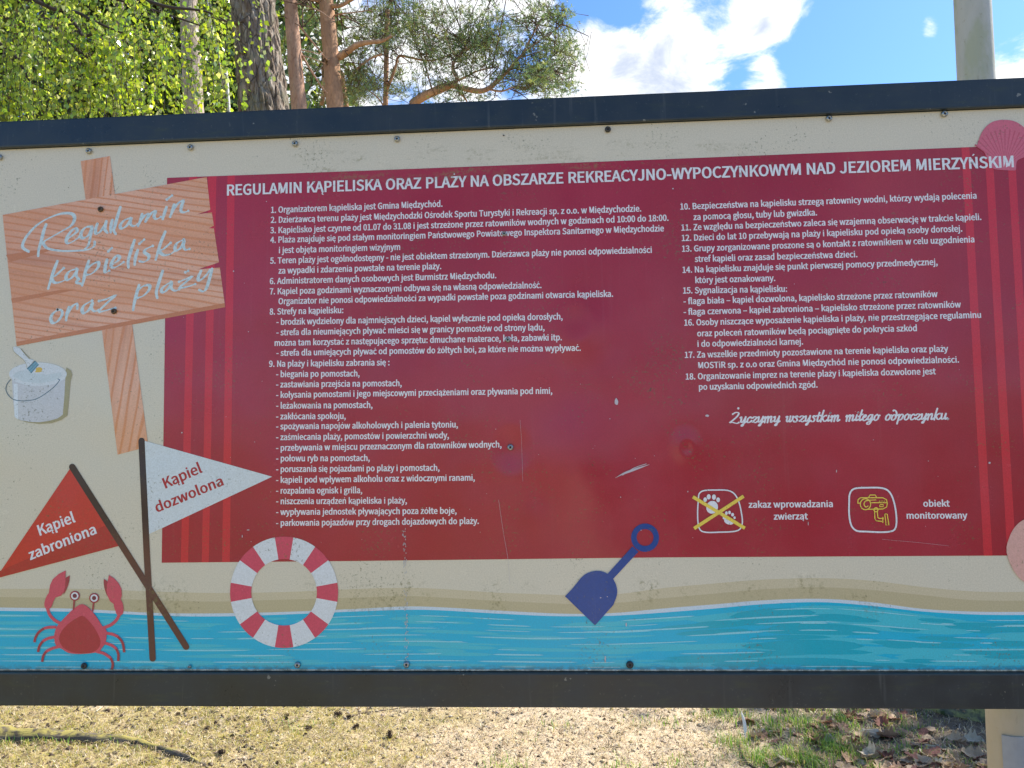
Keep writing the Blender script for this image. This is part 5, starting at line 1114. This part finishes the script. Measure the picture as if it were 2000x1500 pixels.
pine((676, 211, 664, 120), 10.5, .050, .044, [], [([(628, 205, 10.4), (634, 165, 10.4), (630, 130, 10.4)], .035, .03)], 'thin pale pine stem close behind the sturdy orange pine', 7.5, 20, plate=12, amp=.003)
pine((753, 205, 757, 0), 9.6, .037, .034, [(720, 60, 60, 50, 10, 100), (790, 50, 50, 45, 10, 90), (780, 165, 50, 26, 10, 80), (745, 130, 45, 40, 10.2, 50), (760, -60, 120, 50, 10, 120)],
     [([(753, 178, 9.6), (762, 160, 9.55), (773, 128, 9.5), (779, 110, 9.5), (800, 112, 9.45), (830, 118, 9.4), (860, 115, 9.4), (880, 105, 9.4)], .026, .011), ([(759, 12, 9.6), (766, 0, 9.6), (772, -20, 9.6)], .022, .018), ([(748, 205, 9.6), (735, 188, 9.6), (712, 172, 9.6)], .012, .007)],
     'thin straight pine stem with a forked limb in front of bright sky', 8, 22, plate=12, amp=.003)
# the wide crown reaching right: its stem stands behind the board
pine((800, 260, 800, 215), 9.0, .10, .09, [(890, 60, 95, 58, 9.0, 460), (830, 30, 60, 45, 9.4, 200), (950, 60, 60, 40, 9, 260), (860, 100, 70, 30, 9.2, 230), (960, 110, 60, 30, 9, 210), (1010, 70, 50, 30, 9.2, 130), (1040, 140, 48, 20, 8.7, 330), (1085, 175, 45, 16, 8.6, 210), (1000, 165, 60, 18, 9, 120),
     (1090, 60, 38, 40, 9, 120), (1110, 95, 26, 26, 9, 100), (1070, 20, 45, 22, 9, 75), (1122, 130, 18, 26, 8.8, 60), (1100, 20, 30, 22, 9, 60), (1010, 20, 40, 18, 9, 26), (900, 150, 60, 26, 9, 90), (860, 175, 60, 22, 9.3, 100), (1060, 100, 45, 26, 9, 90), (930, -60, 170, 45, 9, 420), (920, 195, 60, 10, 8.8, 60), (780, 20, 50, 40, 9.8, 110)],
     [([(800, 225, 9.0), (806, 204, 9.0), (825, 190, 8.95), (850, 178, 8.9), (880, 165, 8.9)], .070, .055), ([(878, 165, 8.9), (905, 172, 8.85), (935, 178, 8.8), (955, 172, 8.8), (975, 155, 8.8), (995, 135, 8.8), (1008, 118, 8.8), (1022, 104, 8.8), (1035, 78, 8.8), (1055, 42, 8.85), (1075, 18, 8.9)], .043, .008),
      ([(880, 165, 8.9), (893, 155, 8.9), (885, 135, 8.95), (888, 118, 9), (905, 100, 9), (912, 80, 9)], .035, .015), ([(885, 162, 8.9), (910, 150, 8.85), (935, 138, 8.8), (975, 130, 8.8)], .018, .007), ([(955, 174, 8.8), (980, 178, 8.75), (1005, 170, 8.7), (1035, 172, 8.7)], .016, .006), ([(1025, 100, 8.8), (1050, 82, 8.85), (1080, 62, 8.9), (1100, 45, 8.9)], .012, .005), ([(1020, 112, 8.8), (1050, 102, 8.8), (1085, 92, 8.8)], .010, .004), ([(845, 180, 8.9), (830, 118, 9.1), (842, 100, 9.2)], .012, .006), ([(905, 98, 9), (930, 90, 9), (965, 70, 9)], .016, .006), ([(893, 176, 8.9), (905, 188, 8.9), (912, 198, 8.9)], .02, .01), ([(1040, 133, 8.8), (1065, 137, 8.8), (1095, 130, 8.8)], .008, .003)],
     'broad pine crown with arching bare limbs spreading right against the sky', 3.1, density=.29)

# grey trunk inside the birch leaves
a, b_ = through(378.5, 222, 368.5, 0, 7.2); d = (b_-a)/(b_.z-a.z); base = a-d*a.z
e = empty('grey_tree', (base.x, base.y, 0), 'straight grey brown trunk half hidden by the birch leaves', 'tree')
rough_trunk('trunk', a, b_, .113, .099, -.2, 8.6, 60, 260, 12, .008, greybark, e)
cen = [a+d*(8.3-a.z)+Vector((rr.gauss(0, .9), rr.gauss(0, .9), rr.gauss(.6, .8))) for _ in range(500)]; needles(cen, [Vector((rr.gauss(0, 1), rr.gauss(0, 1), .4)).normalized() for _ in cen], 'crown', e, 12, .09, .006)

# ---------------------------------------------------------------- birch
birch_m, t = material('birch_bark'); P = coords(t); n = t.noise(t.mapping(P, (1, 1, 5)), 8, 5, .6); finish(t, t.mix(t.ramp(n, .55, .62), (.62, .60, .55), (.06, .055, .05)), .7, bump(t, n, .2, .004), .3)
dark_twig = flatmat('birch_twig', (.055, .04, .032), .8, .3, 50, .4)
bleaf = leafy('birch_leaf', None, (1.7, 1.75, .5), .2, .5, True, spec=.9); bleaf1 = leafy('birch_leaf_single', (.20, .29, .045), (.42, .50, .06), .32, .5, False)
p_ = at_depth(120, 230, 5.2); be = empty('birch_tree', (p_.x-1.6, p_.y+.3, 0), 'birch with drooping twigs of bright yellow green spring leaves at the left', 'tree')
q = [(0, 0, -.1), (.03, .02, 1.5), (-.02, .05, 3), (.05, .02, 4.6), (0, .1, 6.2), (.05, .1, 8)]; V, F = tube(smooth_path(q, 6), [.11*(1-.75*i/31) for i in range(31)], 16); link('trunk', mesh('birch_trunk', V, F, True), be, birch_m)
limbs = [[(-60, -20, 4.7), (60, 0, 4.6), (105, 18, 4.6), (150, 24, 4.55), (185, 42, 4.5), (235, 63, 4.5), (255, 64, 4.5), (285, 78, 4.5)], [(80, 25, 4.7), (110, 55, 4.7), (135, 85, 4.65), (175, 115, 4.6), (200, 135, 4.6), (230, 160, 4.6)], [(118, 25, 4.6), (145, 45, 4.6), (162, 70, 4.55), (185, 68, 4.5), (225, 90, 4.5), (240, 100, 4.5)],
         [(-40, 60, 5.0), (20, 100, 4.9), (45, 135, 4.9), (60, 160, 4.9), (100, 180, 4.85)], [(230, -12, 4.4), (290, 3, 4.35), (330, 14, 4.3), (400, 22, 4.3), (440, 40, 4.3)], [(-80, -60, 5.2), (100, -90, 5), (260, -80, 4.8), (420, -50, 4.6)], [(0, -40, 5.6), (150, -20, 5.6), (300, 20, 5.6), (420, 60, 5.6)], [(-50, 20, 6), (120, 60, 6.2), (250, 90, 6.2), (380, 120, 6.2)]]
hang = []
for l in limbs:
    q = smooth_path([tuple(at_depth(*p_)-be.location) for p_ in l], 5); V, F = tube(q, [.020*(1-.8*i/len(q)) for i in range(len(q))], 7); link('branch', mesh('branch', V, F, True), be, dark_twig); hang += [Vector(p_) for p_ in q]
tw = []; LV = []; LF = []; LC = []; singles = []
def leafquad(c_, d_, nrm, s_, cc):
    """birch leaf: pointed rhombus with a fold along its midrib"""
    d_ = d_.normalized(); sd_ = d_.cross(nrm).normalized(); up = sd_.cross(d_)*.12*s_; o = len(LV)
    LV.extend([c_, c_+d_*s_*.38+sd_*s_*.40+up, c_+d_*s_*1.05, c_+d_*s_*.38-sd_*s_*.40+up]); LF.append((o, o+1, o+2, o+3)); LC.extend([cc]*4)
def strand(st, ln, dens):
    p_ = Vector(st); v = Vector((rr.gauss(0, .5), rr.gauss(0, .4), -.2)); pts = [tuple(p_)]; n = int(ln/.06)
    for i in range(n):
        v = (v*.82+Vector((rr.gauss(.012, .05), rr.gauss(0, .05), -.20))).normalized(); p_ = p_+v*.06; pts.append(tuple(p_))
        for k in range(dens):
            c_ = p_+Vector((rr.gauss(0, .022), rr.gauss(0, .022), rr.gauss(0, .02))); d_ = Vector((rr.gauss(0, .6), rr.gauss(0, .6), -.7+rr.gauss(0, .35)))
            cc = rr.choice([(.27, .36, .045), (.34, .41, .05), (.18, .28, .05), (.38, .41, .06), (.30, .37, .05), (.24, .33, .05), (.14, .22, .05), (.55, .57, .30)]); cc = jit(cc, .25)  # palest tone paints sun glints into the colour of some leaves
            nv = Vector((rr.gauss(0, 1), rr.gauss(0, 1), rr.gauss(0, .6)))
            if len(singles) < 300 and rr.random() < .12 and p_.y+be.location.y < 5.1: singles.append((c_, d_, nv, rr.uniform(.034, .052)))
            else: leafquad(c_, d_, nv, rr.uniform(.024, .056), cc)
    tw.append(tube(pts, [.0022]*len(pts), 3, cap=False))
for i in range(560):
    if i % 3 == 0: st = rr.choice(hang)+Vector((rr.gauss(0, .1), rr.gauss(0, .15), rr.gauss(0, .05)))
    else:
        px = rr.uniform(-420, 445); st = at_depth(px, rr.uniform(-330, 150)-max(0, px-330)*.3, rr.choice([4.4, 5, 5.6, 6.3, 7])+rr.gauss(0, .2))-be.location
    strand(st, rr.uniform(.4, 1.15), rr.choice([1, 2, 2, 3]))
V, F = merge(tw); o = link('twigs', mesh('birch_twigs', V, F), be, dark_twig); o['kind'] = 'stuff'
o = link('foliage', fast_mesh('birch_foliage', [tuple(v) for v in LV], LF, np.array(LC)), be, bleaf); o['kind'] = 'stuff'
lme = mesh('birch_leaf', [(0, 0, 0), (.22, .34, .04), (.45, .40, .05), (.75, .2, .03), (1.05, 0, -.04), (.75, -.2, .03), (.45, -.40, .05), (.22, -.34, .04), (.5, 0, 0)], [(0, 8, 2, 1), (8, 4, 3, 2), (0, 7, 6, 8), (8, 6, 5, 4)]); lme.materials.append(bleaf1)
for c_, d_, nv, s_ in singles:
    o = link('leaf', lme, be); d_ = d_.normalized(); sd_ = d_.cross(nv).normalized(); nn = d_.cross(sd_)
    o.matrix_local = Matrix(((d_.x*s_, sd_.x*s_, nn.x*s_, c_.x), (d_.y*s_, sd_.y*s_, nn.y*s_, c_.y), (d_.z*s_, sd_.z*s_, nn.z*s_, c_.z), (0, 0, 0, 1)))
# young birch stem by the thick trunk
a = at_depth(447, 218, 6.6); b2 = at_depth(426, 110, 6.6); e = empty('young_birch', (a.x+.35, a.y, 0), 'thin white young birch stem just left of the thick trunk', 'tree')
q = [tuple(Vector((a.x+.35, a.y, -.1))-e.location), tuple(a-e.location), tuple(at_depth(436, 165, 6.6)-e.location), tuple(b2-e.location), tuple(at_depth(410, 40, 6.6)-e.location), tuple(at_depth(400, -60, 6.6)-e.location)]
V, F = tube(smooth_path(q, 6), [.024*(1-.7*i/31) for i in range(31)], 9); link('trunk', mesh('young_birch_trunk', V, F, True), e, birch_m)
LV.clear(); LF.clear(); LC.clear(); tw.clear(); keep = be.location.copy()
for i in range(60):
    st = at_depth(rr.uniform(395, 470), rr.uniform(-120, 150), rr.uniform(6.2, 7))-e.location; strand(st, rr.uniform(.3, .8), 2)
V, F = merge(tw); o = link('twigs', mesh('young_birch_twigs', V, F), e, dark_twig); o['kind'] = 'stuff'
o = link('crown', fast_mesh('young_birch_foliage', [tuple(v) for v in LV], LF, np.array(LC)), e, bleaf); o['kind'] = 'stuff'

# ---------------------------------------------------------------- woodland further back
def cloud_crown(e, centres, n, size, cols, mat, spread):
    k = len(centres); C = np.array(centres)[rnd.integers(0, k, n)]+rnd.normal(0, 1, (n, 3))*spread; d_ = rnd.normal(size=(n, 3)); d_ /= np.linalg.norm(d_, axis=1)[:, None]; s_ = np.cross(d_, rnd.normal(size=(n, 3))); s_ /= np.linalg.norm(s_, axis=1)[:, None]
    L_ = size*rnd.uniform(.6, 1.3, (n, 1)); V = np.stack([C, C+d_*L_*.5+s_*L_*.28, C+d_*L_, C+d_*L_*.5-s_*L_*.28], 1).reshape(-1, 3); F = np.arange(4*n).reshape(-1, 4)
    cc = np.repeat(np.array(cols)[rnd.integers(0, len(cols), n)]*rnd.uniform(.6, 1.3, (n, 1)), 4, 0)
    o = link('crown', fast_mesh('crown', V, F, cc), e, mat); o['kind'] = 'stuff'
def back_tree(x, y, h, rad, kind, label, n=5000):
    e = empty('pine_tree' if kind == 'pine' else 'leafy_tree', (x, y, 0), label, 'tree', 'trees of the wood further back')
    q = [(0, 0, -.2), (rr.gauss(0, .1), 0, h*.35), (rr.gauss(0, .15), 0, h*.7), (rr.gauss(0, .2), 0, h)]; qs = smooth_path(q, 5); V, F = tube(qs, [.14*(1-.8*i/len(qs)) for i in range(len(qs))], 10); link('trunk', mesh('trunk', V, F, True), e, pinebark if kind == 'pine' else greybark)
    cs = []
    for i in range(46):
        z = rr.uniform(.25 if kind != 'pine' else .35, 1.0)*h; r = rad*math.sin(PI*min(.98, max(.08, 1.15-z/h)))**.6; a_ = rr.uniform(0, 6.28); q = rr.uniform(.2, 1)
        c_ = (math.cos(a_)*r*q, math.sin(a_)*r*q, z); cs.append(c_)
        if i % 3 == 0: V, F = tube([(0, 0, z-.5), (c_[0]*.5, c_[1]*.5, z-.15), c_], [.03, .02, .008], 5); link('limb', mesh('limb', V, F), e, twig2_m)
    if kind == 'pine': cloud_crown(e, cs, n, .22, [(.10, .14, .06), (.16, .19, .06), (.07, .11, .06)], needle_m, .42)
    else: cloud_crown(e, cs, n, .17, [(.20, .27, .05), (.13, .21, .05), (.26, .27, .07)], bleaf, .46)
labs = iter(['dim pine far left behind the birch leaves', 'leafy tree behind the birch, left of the grey trunk', 'olive leafy tree between the grey trunk and the thick one', 'dark pine behind the thick furrowed trunk', 'dense pine low behind the two slender pines', 'pine crown low behind the sturdy orange pine', 'hazy pine behind the thin straight stem', 'leafy tree at the far left edge', 'tall pine deep in the wood at left', 'second tall pine deep in the wood', 'bushy leafy tree low between the trunks', 'pine top glimpsed between the birch twigs', 'far leafy tree under the arching limbs'])
for px, y_, h, rad, kd in ((40, 13, 13.5, 3.2, 'pine'), (230, 12, 12, 2.8, 'leaf'), (420, 13.5, 11.6, 2.3, 'leaf'), (520, 15, 12, 2.4, 'pine'), (600, 13, 7.3, 1.5, 'pine'), (690, 14, 6.9, 1.5, 'pine'), (790, 16, 7.4, 1.7, 'pine'), (-200, 11, 12, 3, 'leaf'), (130, 18, 17, 3.6, 'pine'), (330, 17, 16, 3.2, 'pine'), (640, 17, 8.6, 1.6, 'leaf'), (300, 14, 12, 2.6, 'pine'), (880, 18, 7.7, 1.9, 'leaf')):
    p_ = at_depth(px, 230, y_); back_tree(p_.x, p_.y, h, rad, kd, next(labs), 9000 if h > 10 else 4200)

# oak right of the picture that shades the ground there
def oak(x, y, h, rad, label, n=2600, low=.38):
    e = empty('oak_tree', (x, y, 0), label, 'tree'); V, F = tube(smooth_path([(0, 0, -.2), (.1, 0, h*.3), (0, .1, h*.6), (.1, 0, h*.9)], 5), [.2*(1-.8*i/16) for i in range(16)], 14); link('trunk', mesh('oak_trunk', V, F, True), e, greybark)
    cs = []
    for i in range(60):
        a_ = rr.uniform(0, 6.28); z = rr.uniform(low, 1)*h; r = rad*math.sin(PI*min(.95, max(.15, 1.1-z/h)))**.5*rr.uniform(.25, 1); cs.append((math.cos(a_)*r, math.sin(a_)*r, z))
        if i % 2 == 0: V, F = tube([(0, 0, z*.75), (cs[-1][0]*.5, cs[-1][1]*.5, z*.92), cs[-1]], [.05, .03, .01], 6); link('limb', mesh('limb', V, F), e, greybark)
    cloud_crown(e, cs, n, .13, [(.12, .19, .05), (.16, .22, .05)], bleaf, .3)
gp = gpt(1850, 1430); k = 5.2/math.tan(SUN_EL)
oak(gp.x+math.sin(SUN_AZ)*k+.75, gp.y+math.cos(SUN_AZ)*k+.0, 6.6, 1.6, 'oak standing outside the picture at the right, shading the leaf litter', 3900, .42)
